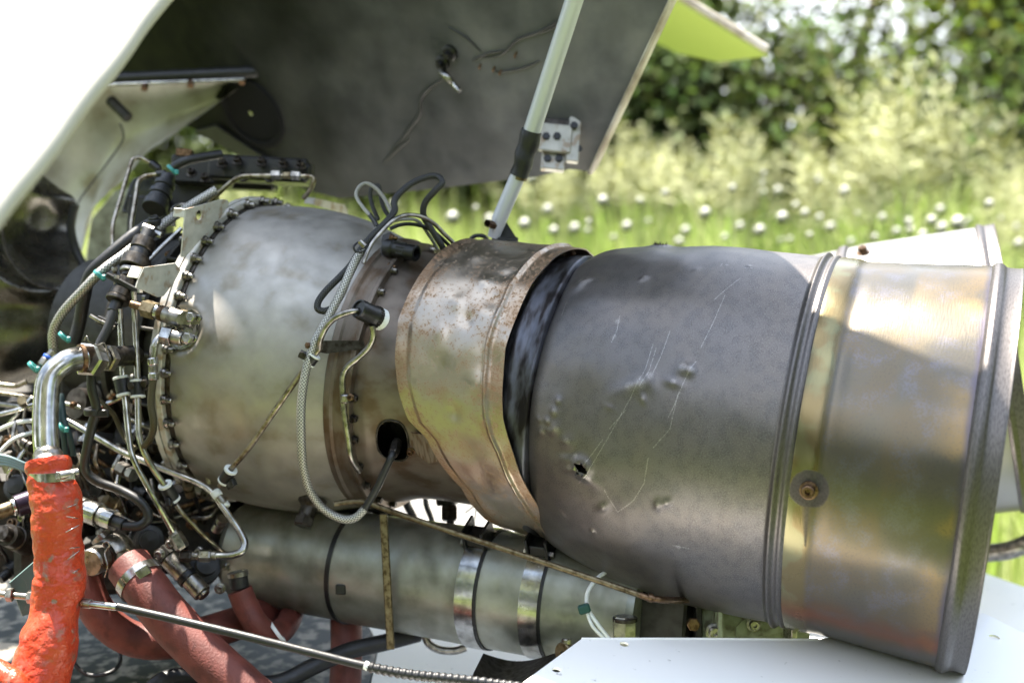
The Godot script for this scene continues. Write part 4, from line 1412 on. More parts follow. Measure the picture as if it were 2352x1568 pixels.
	var n0 := px(420, -86, 0.98); var n1 := px(352, 0, 0.93); var n2 := px(-2, 455, 0.75); var n3 := px(-110, 600, 0.71)
	a = Acc.new()
	var back := cam.basis * Vector3(-0.5, 0.03, 0.2)
	grid(a, 30, 20, func(u, v):
		var e := n0.lerp(n3, u)
		return e + back * v + cam.basis * Vector3(0, 0.02 * sin(v * PI), 0), func(_q): return Vector3(0.3, 0.9, 0.4))
	part(t, "skin", a, M.white_paint)
	a = Acc.new()
	var lipc := PackedVector3Array()
	for k in 13:
		lipc.append(n0.lerp(n3, k / 12.0) + Vector3(0.0, -0.003, 0.0) + Vector3(0.0005, -0.0005, 0) * sin(k * 1.7))
	tube(a, curve3(lipc, 4), 0.0085, 14)
	part(t, "rolled_edge", a, M.rolled_lip)

	# intake plenum: curved sheet metal left of the engine
	t = thing("intake_plenum", "curved sheet-metal intake plenum with a dished mouth, behind the pipes at left", "plenum", px(60, 900, 1.72))
	a = Acc.new()
	var xr := [[320.0, 20.0], [390.0, 85.0], [430.0, 132.0], [455.0, 170.0], [500.0, 172.0], [540.0, 170.0], [605.0, 192.0], [660.0, 250.0], [760.0, 268.0], [830.0, 215.0], [890.0, 90.0], [930.0, -60.0]]
	grid(a, 60, 90, func(u, v):
		var y: float = lerpf(320.0, 930.0, v)
		var x: float = lerpf(-160.0, prof(xr, y), u)
		var d: float = 1.66 + 0.10 * pow(u, 4.0) + 0.09 * pow(maxf(0.0, absf(y - 720.0) / 230.0), 2.4) * smoothstep(620.0, 680.0, y) - 0.02 * exp(-pow((y - 655.0) / 30.0, 2.0))
		var q := Vector2((x - 95.0) / 150.0, (y - 505.0) / 165.0).length()
		d += 0.085 * smoothstep(1.0, 0.15, q) - 0.012 * exp(-pow((q - 1.02) / 0.07, 2.0))
		return px(x, y, d), func(_q): return cam.basis.z)
	part(t, "body", a, M.plenum_metal)
	a = Acc.new()
	tube(a, curve([0, 512, 1.645, 18, 588, 1.645, 62, 642, 1.648, 110, 663, 1.655, 150, 668, 1.665]), 0.0022, 8)
	part(t, "mouth_rim", a, M.dark_steel)
	a = Acc.new()
	tube(a, curve([172, 470, 1.735, 162, 520, 1.74, 172, 570, 1.745, 192, 612, 1.745]), 0.006, 10)
	part(t, "edge_trim", a, M.rubber)
	# cowl lining panel above it
	t = thing("fixed_cowling", "curved metal fixed cowling panel with a black rubber seal along its top edge, upper left", "cowling", px(300, 420, 1.8))
	a = Acc.new()
	var tp := curve3(poly3([60, 205, 1.84, 200, 195, 1.85, 330, 190, 1.86, 450, 186, 1.87, 572, 180, 1.88]), 12)
	var bp := curve3(poly3([-60, 900, 1.95, 80, 700, 1.95, 178, 600, 1.93, 205, 490, 1.91, 290, 405, 1.88, 335, 352, 1.885, 410, 300, 1.89, 500, 236, 1.89, 574, 182, 1.885]), 6)
	grid(a, 48, 30, func(u, v):
		var p := tp[int(round(u * (tp.size() - 1)))]; var q := bp[int(round(u * (bp.size() - 1)))]
		return p.lerp(q, v) + (cam.basis * Vector3(-0.15, 0.1, -1.0)) * 0.10 * sin(v * PI) * (1.0 - u * 0.6), func(_q): return cam.basis.z)
	part(t, "panel", a, M.cowl_lining)
	a = Acc.new()
	tube(a, curve([205, 182, 1.83, 300, 178, 1.835, 430, 172, 1.845, 560, 166, 1.85, 640, 164, 1.86, 684, 170, 1.86]), 0.0085, 12, func(l, th): return 0.0004 * sin(l * 900.0))
	part(t, "rubber_seal", a, M.rubber)
	a = Acc.new()
	tube(a, curve([205, 196, 1.825, 300, 192, 1.83, 430, 187, 1.84, 560, 182, 1.85]), 0.003, 8)
	part(t, "seal_channel", a, M.bright_steel)
	for q in [[332, 203, 1.83], [438, 196, 1.84], [556, 188, 1.855]]:
		a = Acc.new()
		hex_bolt(a, px(q[0], q[1] - 8, q[2]), cam.basis * Vector3(0, -0.85, 0.5), 0.0055, 1.6)
		part(t, "bolt", a, M.brown_steel)
	a = Acc.new()
	tube(a, curve([274, 283, 1.86, 282, 305, 1.86, 277, 330, 1.86, 230, 395, 1.865, 188, 450, 1.87, 172, 480, 1.87]), 0.0014, 8)
	part(t, "seam_cord", a, M.rubber)
	a = Acc.new()
	var tb := Basis((px(290, 240, 1.76) - px(255, 275, 1.76)).normalized(), cam.basis.y, cam.basis.z).orthonormalized()
	block(a, px(273, 250, 1.86), tb, Vector3(0.016, 0.045, 0.014), 0.004)
	part(t, "hinge_lug", a, M.gearbox_metal)

	# white side panel beyond, seen through the gap at left
	a = Acc.new()
	plate(a, poly3([196, 612, 1.98, 212, 500, 2.0, 262, 440, 2.04, 300, 430, 2.06, 300, 600, 2.02, 240, 640, 2.0]), 0.006, cam.basis.z)
	solo("far_side_panel", a, M.pale_green_paint, "pale greenish panel edge seen through the gap behind the two upright brown tubes", "panel")

	# flat panel of the far side, coloured yellow-green underneath
	t = thing("far_cowl_panel", "white panel sticking out behind the cowl door, with a yellow-green underside", "panel", px(1640, 80, 2.3))
	a = Acc.new()
	var f0 := px(1765, 126, 2.2)
	var edge0 := px(1480, -50, 2.25)
	var f2 := px(1650, 139, 2.55); var f3 := px(1560, 118, 2.75); var f4 := px(1440, 60, 2.85)
	plate(a, PackedVector3Array([f0, f2, f3, f4, edge0]), 0.004, Vector3.UP)
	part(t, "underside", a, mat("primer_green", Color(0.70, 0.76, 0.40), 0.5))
	a = Acc.new()
	block(a, (f0 + edge0) * 0.5 + cam.basis * Vector3(0.0, 0.008, 0.0), Basis((edge0 - f0).normalized(), cam.basis.y, cam.basis.z).orthonormalized(), Vector3((edge0 - f0).length(), 0.013, 0.02), 0.003)
	part(t, "edge_strip", a, M.dirty_white)

	# engine deck
	var fl := px(1000, 1530, 1.5)
	var dpl := Plane(Vector3.UP, fl.y)
	a = Acc.new()
	plate(a, PackedVector3Array([on_plane(-1500, 2050, dpl), on_plane(700, 2250, dpl), on_plane(868, 1480, dpl), on_plane(760, 1300, dpl), on_plane(700, 1150, dpl), on_plane(-300, 1170, dpl)]), 0.01, Vector3.UP)
	var dkm := mat("deck_paint", Color(0.5, 0.49, 0.47), 0.45)
	dkm.albedo_texture = ntex(95, 0.03, [[0.3, Color(0.04, 0.035, 0.03)], [0.44, Color(0.16, 0.15, 0.135)], [0.5, Color(0.6, 0.58, 0.54)], [0.7, Color(1.0, 0.98, 0.94)]], 6)
	tri_scale(dkm, 2.2)
	solo("engine_deck", a, dkm, "grimy oil-stained engine deck under the red hoses at lower left", "deck")
	a = Acc.new()
	plate(a, PackedVector3Array([on_plane(704, 2250, dpl), on_plane(1700, 2150, dpl), on_plane(2500, 1400, dpl), on_plane(1850, 1170, dpl), on_plane(703, 1150, dpl), on_plane(763, 1300, dpl), on_plane(871, 1480, dpl)]), 0.008, Vector3.UP)
	solo("white_deck", a, M.white_paint, "clean white engine deck showing below the generator's middle", "deck")
	a = Acc.new()
	plate(a, PackedVector3Array([on_plane(-1300, 1950, dpl), on_plane(1600, 2050, dpl), on_plane(2350, 1420, dpl), on_plane(1800, 1190, dpl), on_plane(-200, 1190, dpl)]), 0.42, Vector3.UP)
	for k in a.v.size(): a.v[k] -= Vector3(0, 0.014, 0)
	solo("fuselage_body", a, M.white_paint, "white helicopter body that carries the engine deck", "helicopter")
	# far edge of the deck turns up as a white wall
	a = Acc.new()
	plate(a, PackedVector3Array([on_plane(600, 1245, dpl), on_plane(1900, 1255, dpl), on_plane(1900, 1255, dpl) + Vector3(0, 0.09, 0), on_plane(1400, 1250, dpl) + Vector3(0, 0.075, 0), on_plane(1080, 1248, dpl) + Vector3(0, 0.072, 0), on_plane(600, 1245, dpl) + Vector3(0, 0.07, 0)]), 0.008, cam.basis.z)
	solo("deck_side_wall", a, M.white_paint, "low white wall at the far side of the deck, glimpsed under the shield", "panel")
	# white sill in front, under the duct
	t = thing("cowl_sill", "white painted sill panel with small screw holes, under the exhaust outlet at lower right", "panel", px(1700, 1568, 1.1))
	a = Acc.new()
	var p0 := px(1336, 1467, 1.19); var p1 := px(2040, 1466, 1.25); var p2 := px(1190, 1575, 1.10)
	var spl := Plane(p0, p1, p2)
	var sill := PackedVector3Array()
	for q in [[1150, 1605], [1270, 1516], [1336, 1467], [1880, 1469], [1960, 1450], [2262, 1408], [2420, 1488], [2700, 1700], [2000, 1900], [1100, 1900]]: sill.append(on_plane(q[0], q[1], spl))
	plate(a, sill, 0.0022, Vector3.UP, [[on_plane(1434, 1479, spl), 0.0045], [on_plane(1278, 1538, spl), 0.0042], [on_plane(2285, 1463, spl), 0.0055]])
	part(t, "skin", a, M.white_paint)
	a = Acc.new()
	tube(a, curve3(PackedVector3Array([on_plane(1336, 1467, spl), on_plane(1600, 1467, spl), on_plane(1880, 1469, spl)]), 4), 0.0013, 8)
	part(t, "edge_roll", a, M.white_paint)
	# landing tubes at the right edge
	a = Acc.new()
	tube(a, curve([2200, 1270, 1.75, 2290, 1268, 1.72, 2352, 1252, 1.7, 2480, 1190, 1.68]), 0.0125, 16)
	solo("grey_hose", a, M.steel, "grey curved pipe leaving the right edge behind the outlet", "pipe")
	a = Acc.new()
	tube(a, poly3([2250, 1470, 1.7, 2420, 1365, 1.7]), 0.009, 14)
	solo("white_strut", a, M.white_paint, "short white strut rising to the right edge behind the sill", "strut")

func generator() -> void:
	var c0 := px(560, 1262, 1.50); var c1 := px(1490, 1408, 1.315)
	var d := (c1 - c0).normalized()
	var L := (c1 - c0).length()
	var t := thing("starter_generator", "grey-green cylindrical starter generator lying under the engine, held by two bright straps", "generator", (c0 + c1) * 0.5 - Vector3(0, 0.07, 0))
	var a := Acc.new()
	lathe(a, c0, d, [[0.0, 0.0], [0.0, 0.055], [0.01, 0.062], [L * 0.30, 0.0625], [L * 0.305, 0.0635], [L * 0.985, 0.0655], [L, 0.063], [L, 0.0]], 80)
	part(t, "body", a, M.generator_metal)
	for x in [[1096, 0], [1238, 0]]:
		var best := 0.0; var bd := 1e9
		for k in 400:
			var q := cam.affine_inverse() * (c0 + d * (L * k / 400.0))
			var sx: float = 1176.0 + F * q.x / -q.z
			if absf(sx - x[0] - 24) < bd:
				bd = absf(sx - x[0] - 24)
				best = L * k / 400.0
		a = Acc.new()
		lathe(a, c0 + d * (best - 0.0105), d, [[0, 0.0648], [0, 0.0666], [0.021, 0.0670], [0.021, 0.0648]], 80)
		var strap := part(t, "strap", a, M.bright_steel)
		a = Acc.new()
		lathe(a, c0 + d * (best + 0.0108), d, [[0, 0.0648], [0, 0.0662], [0.003, 0.0664], [0.003, 0.0648]], 80)
		part(strap, "liner", a, M.rubber)
		a = Acc.new()
		var up := (cam.basis * Vector3(0.1, 0.8, 0.55)).normalized()
		up = (up - d * up.dot(d)).normalized()
		var bb := Basis(d, up, d.cross(up))
		for e in [-0.011, 0.011]:
			block(a, c0 + d * (best + e) + up * 0.075, bb, Vector3(0.003, 0.026, 0.03), 0.0006)
		block(a, c0 + d * best + up * 0.072, bb, Vector3(0.02, 0.012, 0.022), 0.001)
		var buck := part(t, "buckle", a, M.black_paint)
		a = Acc.new()
		hex_bolt(a, c0 + d * (best + 0.0125) + up * 0.068 + bb.z * 0.008, d, 0.004, 1.2)
		part(buck, "pin", a, M.steel)
		a = Acc.new()
		hex_bolt(a, c0 + d * (best - 0.0125) + up * 0.068 + bb.z * 0.008, -d, 0.004, 1.2)
		part(buck, "pin", a, M.steel)
	a = Acc.new()
	var bestt := L * 0.295
	lathe(a, c0 + d * bestt, d, [[0, 0.0625], [0, 0.0652], [0.005, 0.0652], [0.005, 0.0625]], 60)
	block(a, c0 + d * (bestt + 0.002) + (cam.basis * Vector3(-0.1, -0.2, 1)).normalized() * 0.066, cam.basis, Vector3(0.011, 0.011, 0.008), 0.001)
	part(t, "cable_tie", a, M.black_paint)
	# terminal block and fittings at its right end
	t = thing("terminal_block", "olive-grey terminal block at the generator's right end, beside a big hex fitting", "terminal block", px(1540, 1480, 1.27))
	a = Acc.new()
	var gb := Basis(d, (cam.basis.y - d * cam.basis.y.dot(d)).normalized(), d.cross((cam.basis.y - d * cam.basis.y.dot(d)).normalized()))
	block(a, px(1520, 1424, 1.305), gb, Vector3(0.062, 0.068, 0.05), 0.003)
	part(t, "housing", a, M.gearbox_metal)
	a = Acc.new()
	hex_nut(a, px(1434, 1445, 1.235), cam.basis.y, 0.012, 0.026)
	part(t, "hex_fitting", a, M.steel)
	a = Acc.new()
	ring(a, px(1436, 1422, 1.235), cam.basis.y, 0.004, 0.0125, 0.004)
	part(t, "washer", a, M.dark_steel)
	a = Acc.new()
	hex_bolt(a, px(1592, 1432, 1.262), cam.basis.z, 0.007, 0.8)
	part(t, "bolt", a, M.brown_steel)
	# bracket frame below the duct
	t = thing("mount_frame", "grey-green bracket frame with bolts, between the dark duct and the white sill", "bracket", px(1720, 1470, 1.32))
	for q in [[1622, 1425, 0.014, 0.07, 1.30, "pale_green_paint"], [1600, 1425, 0.006, 0.08, 1.29, "gearbox_metal"], [1648, 1430, 0.005, 0.08, 1.27, "pale_green_paint"], [1815, 1455, 0.006, 0.06, 1.27, "steel"]]:
		a = Acc.new()
		block(a, px(q[0], q[1], q[4]), cam.basis, Vector3(q[2], q[3], 0.04), 0.001)
		part(t, "upright", a, M[q[5]])
	a = Acc.new()
	plate(a, poly3([1640, 1380, 1.34, 1760, 1420, 1.34, 1860, 1450, 1.34, 1860, 1540, 1.34, 1640, 1540, 1.34]), 0.004, cam.basis.z)
	part(t, "web", a, M.pale_green_paint)
	a = Acc.new()
	plate(a, poly3([1690, 1470, 1.31, 1692, 1440, 1.31, 1705, 1425, 1.31, 1730, 1420, 1.31, 1800, 1440, 1.31, 1800, 1452, 1.31]), 0.003, cam.basis.z)
	part(t, "gusset", a, M.pale_green_paint)
	for q in [[1640, 1450, 1.262, 0.0065], [1731, 1433, 1.302, 0.0055]]:
		a = Acc.new()
		cap_bolt(a, px(q[0], q[1], q[2]), cam.basis.z, q[3])
		part(t, "bolt", a, M.steel)
	# dark bracket under the generator
	a = Acc.new()
	grid(a, 20, 14, func(u, v):
		return px(lerpf(1070, 1330, u) + 60.0 * (1 - v) - 20.0, lerpf(1500, 1620, v) + 18.0 * sin(u * 5.0), 1.30 - 0.12 * v + 0.02 * sin(u * 7.0)), func(_q): return cam.basis.z)
	solo("cradle_plate", a, M.dark_steel, "dark bent cradle plate under the generator's right half beside the white sill", "bracket")

# ---------------------------------------------------------------- pipes on the left
func rad(r: float, d: float) -> float:
	return r / F * d

func pipe(called: String, list: Array, r: float, m: Material, label: String, category := "pipe", soft := false, cut := 0.012) -> MeshInstance3D:
	var a := Acc.new()
	tube(a, curve(list) if soft else bend(list, cut), rad(r, list[2]), 14 if r > 12 else 10)
	return solo(called, a, m, label, category)

# a thing made of a tube (its first part) to which ends can be added
func pipe_thing(called: String, list: Array, r: float, m: Material, label: String, category: String, part_name: String, soft := false, cut := 0.012, bump = null) -> Node3D:
	var p := curve(list) if soft else bend(list, cut)
	var low := p[0]
	for q in p:
		if q.y < low.y: low = q
	var t := thing(called, label, category, low)
	var a := Acc.new()
	tube(a, p, rad(r, list[2]), 16 if r > 12 else 10, bump)
	part(t, part_name, a, m)
	return t

func nut_on(t: Node3D, x0: float, y0: float, d0: float, x1: float, y1: float, d1: float, r: float, m: Material, called := "hex_nut") -> void:
	var p := px(x0, y0, d0); var q := px(x1, y1, d1)
	var a := Acc.new()
	hex_nut(a, (p + q) * 0.5, q - p, rad(r, d0), (q - p).length())
	part(t, called, a, m)

func collar_on(t: Node3D, x0: float, y0: float, d0: float, x1: float, y1: float, d1: float, r: float, m: Material, called := "collar") -> void:
	var p := px(x0, y0, d0); var q := px(x1, y1, d1)
	var a := Acc.new()
	var L := (q - p).length()
	var rr := rad(r, d0)
	lathe(a, p, q - p, [[0, 0], [0, rr * 0.9], [L * 0.12, rr], [L * 0.88, rr], [L, rr * 0.9], [L, 0]], 20)
	part(t, called, a, m)

func cushion_clamp(label: String, x: float, y: float, d: float, x1: float, y1: float, d1: float, r: float, tab: Vector3) -> void:
	var p := px(x, y, d); var q := px(x1, y1, d1)
	var t := thing("cushion_clamp", label, "clamp", p, "cushioned clamps on the pipes")
	var rr := rad(r, d)
	var L := (q - p).length()
	var dir := (q - p).normalized()
	var a := Acc.new()
	lathe(a, p + dir * L * 0.1, dir, [[0, 0], [0, rr], [L * 0.8, rr], [L * 0.8, 0]], 22)
	part(t, "band", a, M.rubber)
	for k in 2:
		a = Acc.new()
		ring(a, p + dir * L * (0.04 + 0.92 * k), dir, rr * 0.5, rr * 1.06, L * 0.14)
		part(t, "cushion_edge", a, M.white_plastic)
	a = Acc.new()
	var w := (cam.basis * tab).normalized()
	var c := (p + q) * 0.5 + w * rr * 1.45
	block(a, c, Basis(w, dir, w.cross(dir)).orthonormalized(), Vector3(rr * 1.2, L * 0.7, rr * 0.8), 0.0006)
	part(t, "tab", a, M.black_paint)
	a = Acc.new()
	var v := (cam.basis.z - w * 0.2).normalized()
	hex_bolt(a, c + w * rr * 0.2 + v * rr * 0.4, v, rr * 0.55, 1.0)
	part(t, "bolt", a, M.dark_steel)

func pipes_left() -> void:
	# upright brown tubes at the top left
	var t := pipe_thing("fuel_tube", [350, 378, 1.52, 322, 360, 1.52, 303, 364, 1.515, 277, 450, 1.49, 256, 522, 1.47, 259, 590, 1.46, 270, 690, 1.46], 5.0, M.tube_steel, "outer of two upright brown steel tubes at top left, against the pale panel", "tube", "tube")
	collar_on(t, 345, 374, 1.52, 366, 390, 1.52, 10, M.black_paint, "end_fitting")
	t = pipe_thing("fuel_tube", [368, 399, 1.50, 330, 404, 1.50, 316, 416, 1.495, 308, 470, 1.48, 299, 523, 1.465, 303, 565, 1.455, 303, 680, 1.45], 5.2, M.tube_steel, "inner of two upright brown steel tubes at top left, nearer the black bellows", "tube", "tube")
	collar_on(t, 360, 400, 1.50, 380, 398, 1.50, 9, M.black_paint, "end_fitting")
	# tube over the top of the flange
	t = pipe_thing("fuel_tube", [480, 465, 1.50, 516, 430, 1.49, 548, 404, 1.485, 625, 403, 1.48, 700, 404, 1.48, 722, 406, 1.48, 716, 432, 1.48, 697, 455, 1.49], 5.6, M.tube_steel, "steel tube arching over the top of the bolted flange, with two hex nuts", "tube", "tube")
	nut_on(t, 622, 402, 1.48, 645, 402, 1.48, 12, M.steel)
	nut_on(t, 650, 403, 1.48, 668, 403, 1.48, 9, M.brass, "union")
	nut_on(t, 668, 403, 1.48, 690, 404, 1.48, 11, M.steel)
	pipe("brace_tube", [333, 606, 1.44, 372, 566, 1.45, 416, 524, 1.46], 5.0, M.bright_steel, "short bright slanting tube behind the rusty bracket plate", "tube")
	pipe("brace_tube", [372, 585, 1.47, 420, 562, 1.48, 470, 540, 1.49], 4.0, M.dark_steel, "short dark slanting tube beside the bright one behind the bracket plates", "tube")
	pipe("drain_tube", [398, 520, 1.50, 396, 480, 1.50, 412, 470, 1.50, 430, 472, 1.50, 440, 480, 1.50], 6.0, M.steel, "small bent steel tube just above the bracket plate with the round hole", "tube")
	# braided hoses and black harness running down left
	pipe("braided_hose", [496, 436, 1.44, 433, 474, 1.43, 367, 520, 1.40, 327, 549, 1.385, 287, 582, 1.37, 233, 622, 1.36, 187, 669, 1.36, 142, 719, 1.37, 121, 764, 1.38, 124, 815, 1.39], 10.5, M.braid, "long braided metal hose running from the flange top down past a teal tie at left", "hose", true)
	pipe("cable_harness", [362, 505, 1.42, 333, 522, 1.41, 300, 544, 1.40, 247, 589, 1.39, 207, 630, 1.39, 192, 684, 1.40, 182, 740, 1.41, 168, 790, 1.41], 14.5, M.rubber, "thick black cable harness running beside the long braided hose", "cable", true)
	# two uprights that cross the left side of the drum
	t = pipe_thing("oil_tube", [274, 710, 1.33, 281, 860, 1.325, 287, 918, 1.32, 293, 985, 1.315, 300, 1040, 1.31, 316, 1078, 1.31, 360, 1155, 1.315, 402, 1230, 1.33], 7.2, M.bright_steel, "left of two long upright steel pipes, bending right to a hex nut at its foot", "pipe", "tube", false, 0.03)
	nut_on(t, 399, 1224, 1.33, 420, 1260, 1.33, 17, M.steel)
	collar_on(t, 394, 1216, 1.33, 401, 1228, 1.33, 11, M.steel)
	t = pipe_thing("oil_tube", [306, 670, 1.33, 308, 720, 1.328, 312, 790, 1.325, 315, 869, 1.32, 317, 999, 1.31, 330, 1042, 1.31, 360, 1090, 1.315, 380, 1118, 1.32], 7.2, M.bright_steel, "right of two long upright steel pipes, ending at a cushioned clamp", "pipe", "tube", false, 0.03)
	pipe("oil_tube", [402, 1155, 1.335, 415, 1175, 1.335, 467, 1230, 1.345, 520, 1275, 1.36], 5.5, M.tube_steel, "thinner brown pipe slanting on from the clamp toward the black fitting", "pipe")
	cushion_clamp("black cushioned clamp halfway up the left upright pipe", 276, 866, 1.322, 285, 908, 1.32, 17, Vector3(1, 0.1, 0.2))
	cushion_clamp("black cushioned clamp with white edges halfway up the right upright pipe", 314, 873, 1.32, 316, 912, 1.318, 16, Vector3(0.9, 0.6, 0.2))
	cushion_clamp("white-edged clamp at the foot of the right upright pipe", 378, 1112, 1.32, 398, 1148, 1.33, 16, Vector3(0.2, -1, 0.2))
	# elbow from the lower fuel nozzle into a braided hose
	t = pipe_thing("nozzle_line", [388, 766, 1.30, 368, 772, 1.295, 354, 790, 1.29, 350, 826, 1.29], 9.5, M.bright_steel, "bent steel elbow from the lower fuel nozzle into a short braided hose", "hose", "elbow", false, 0.02)
	collar_on(t, 349, 822, 1.29, 352, 838, 1.29, 12.5, M.bright_steel, "ferrule")
	collar_on(t, 351, 838, 1.29, 352, 856, 1.29, 10.5, M.steel, "ferrule_neck")
	collar_on(t, 352, 856, 1.29, 352, 872, 1.29, 12.5, M.bright_steel, "ferrule")
	var a := Acc.new()
	tube(a, curve([352, 868, 1.29, 346, 922, 1.29, 352, 975, 1.29, 345, 1005, 1.30, 330, 1025, 1.31]), rad(8.5, 1.29), 12)
	part(t, "braid", a, M.olive_braid)
	# long slanting pipe that returns to a tee
	t = pipe_thing("return_pipe", [140, 960, 1.40, 204, 993, 1.39, 287, 1043, 1.385, 356, 1069, 1.38, 455, 1108, 1.37, 482, 1124, 1.365, 500, 1148, 1.36, 548, 1215, 1.35, 564, 1248, 1.345, 556, 1268, 1.34, 530, 1276, 1.34, 492, 1276, 1.34], 8.2, M.bright_steel, "long slanting steel pipe crossing low left and curling back into a tee", "pipe", "tube", false, 0.016)
	nut_on(t, 456, 1276, 1.34, 484, 1276, 1.34, 15, M.steel)
	collar_on(t, 484, 1276, 1.34, 496, 1276, 1.34, 11, M.steel)
	nut_on(t, 412, 1277, 1.345, 440, 1277, 1.345, 14, M.dark_steel, "tee")
	collar_on(t, 440, 1277, 1.345, 456, 1277, 1.345, 10, M.steel)
	for q in [[496, 1128, 506, 1141], [514, 1152, 522, 1166]]:
		collar_on(t, q[0] - 4, q[1], 1.362, q[2] - 4, q[3], 1.36, 12, M.white_plastic, "cushion_edge")
	collar_on(t, 499, 1137, 1.362, 514, 1158, 1.36, 11, M.steel, "clamp_band")
	pipe("vent_tube", [60, 876, 1.46, 34, 888, 1.46, -20, 880, 1.46], 6, M.tube_steel, "short steel tube at the left edge under the plenum", "tube")
	pipe("cross_tube", [120, 918, 1.44, 160, 930, 1.44, 200, 941, 1.44, 240, 930, 1.44, 285, 910, 1.44], 6.0, M.bright_steel, "bright cross tube behind the steel elbow, at the height of its straight run", "tube")
	pipe("cross_tube", [-20, 956, 1.42, 40, 942, 1.42, 90, 926, 1.42], 6, M.bright_steel, "slanting bright tube at the left edge, left of the steel elbow", "tube")
	pipe("drain_tube", [290, 958, 1.42, 356, 988, 1.405, 428, 1013, 1.395, 455, 1026, 1.39, 470, 1052, 1.395, 479, 1110, 1.40], 6.5, M.steel, "steel tube curving down over the lower left of the grey engine case", "tube", false, 0.02)
	pipe("white_wire", [-20, 995, 1.42, 26, 974, 1.41, 60, 967, 1.41, 90, 968, 1.42], 5.0, M.white_plastic, "upper of two white cables arching in from the left edge", "cable", true)
	pipe("white_wire", [-10, 1050, 1.40, 14, 1022, 1.40, 40, 1004, 1.40, 85, 990, 1.41], 5.0, M.white_plastic, "lower of two white cables arching in from the left edge", "cable", true)
	for k in 4:
		pipe("grey_wire", [-10, 1044 + k * 7, 1.37, 20, 1050 + k * 6, 1.365, 60, 1066 + k * 5, 1.37, 110, 1075 + k * 5, 1.39], 4.0, mat("wire_sleeve", Color(0.42, 0.5, 0.52), 0.6) if k == 0 else M.wire_sleeve, ["topmost", "second", "third", "lowest"][k] + " of four blue-grey wires bundled at the left edge behind the orange sleeve", "cable", true)
	# more tubes deep in the accessory bay
	var deep := [[-20, 900, 90, 918, 160, 950], [-20, 925, 60, 935, 130, 965], [150, 1010, 230, 1060, 300, 1120], [170, 960, 190, 1010, 240, 1040], [290, 1180, 350, 1200, 430, 1180], [240, 1130, 300, 1150, 380, 1210], [430, 1180, 480, 1165, 505, 1150], [440, 1188, 480, 1190, 498, 1165], [350, 1188, 400, 1170, 470, 1145], [292, 1040, 290, 1080, 290, 1110], [-20, 1090, 30, 1120, 60, 1180], [-20, 1230, 20, 1215, 70, 1240], [130, 1090, 160, 1130, 200, 1150]]
	var words := ["highest at the left edge", "second at the left edge", "behind the foot of the upright pipes", "beside the elbow's straight run", "above the tee", "right of the knurled plug", "meeting the slanting pipe's clamp", "just under the slanting pipe's clamp", "crossing behind the clamped upright pipe", "standing between the upright pipes", "low at the left edge behind the orange sleeve", "lowest at the left edge", "just right of the orange sleeve's collar"]
	for k in deep.size():
		var q: Array = deep[k]
		pipe("bay_tube", [q[0], q[1], 1.47, q[2], q[3], 1.46, q[4], q[5], 1.47], 4.5 + (k % 3), [M.tube_steel, M.steel, M.brown_steel][k % 3], "short tube deep in the accessory bay, " + words[k], "tube", k % 2 == 0)

	# bleed-air elbow above the orange sleeve
	t = pipe_thing("bleed_elbow", [108, 1052, 1.20, 104, 1000, 1.205, 104, 935, 1.215, 113, 868, 1.225, 150, 832, 1.235, 190, 822, 1.25], 29, M.bright_steel, "thick shiny steel elbow pipe rising out of the orange sleeve at left", "pipe", "elbow", true)
	collar_on(t, 181, 823, 1.247, 192, 822, 1.25, 33, M.brown_steel, "flange")
	collar_on(t, 109, 1026, 1.20, 108, 1036, 1.20, 29, M.bright_steel, "weld_collar")
	a = Acc.new()
	var p0 := px(109, 1034, 1.20); var p1 := px(110, 1062, 1.195)
	lathe(a, p0, p1 - p0, [[0, rad(28, 1.2)], [0.004, rad(33, 1.2)], [0.008, rad(33, 1.2)], [0.014, rad(40, 1.2)], [0.02, rad(40, 1.2)]], 28)
	part(t, "flared_end", a, M.steel)
	a = Acc.new()
	hex_nut(a, px(207, 826, 1.262), px(220, 826, 1.27) - px(190, 822, 1.25), rad(42, 1.25), 0.015)
	part(t, "hex_fitting", a, M.bright_steel)
	a = Acc.new()
	hex_nut(a, px(245, 822, 1.285), px(250, 820, 1.29) - px(200, 822, 1.26), rad(34, 1.25), 0.009)
	part(t, "hex_fitting", a, M.steel)
	collar_on(t, 214, 826, 1.268, 240, 822, 1.28, 25, M.steel, "neck")
	collar_on(t, 250, 820, 1.29, 312, 815, 1.34, 24, M.dark_steel, "neck")
	# safety wire on it
	pipe("safety_wire", [193, 782, 1.245, 198, 772, 1.24, 204, 785, 1.24, 222, 793, 1.25, 240, 790, 1.26, 248, 830, 1.27, 242, 850, 1.27], 1.8, M.steel, "twisted safety wire looped over the elbow's big hex fitting", "wire", true)

	# black cable that hangs down in front of the bay
	pipe("black_cable", [262, 715, 1.29, 246, 754, 1.285, 226, 795, 1.28, 211, 845, 1.275, 210, 892, 1.275, 220, 935, 1.28, 211, 975, 1.285, 200, 1023, 1.29, 194, 1075, 1.30, 220, 1104, 1.305, 274, 1125, 1.305, 316, 1148, 1.30, 336, 1172, 1.30, 338, 1192, 1.30, 318, 1208, 1.30, 283, 1208, 1.30], 11.0, M.rubber, "black cable hanging from the round connectors and curling back to the knurled plug", "cable", true)
	for q in [[211, 945, "black tie round the hanging black cable halfway down"]]:
		a = Acc.new()
		ring(a, px(q[0], q[1], 1.282), Vector3.UP, 0.004, 0.0085, 0.007)
		block(a, px(q[0] + 22, q[1] + 4, 1.28), cam.basis, Vector3(0.014, 0.008, 0.006), 0.001)
		solo("cable_tie", a, M.rubber, q[2], "cable tie")
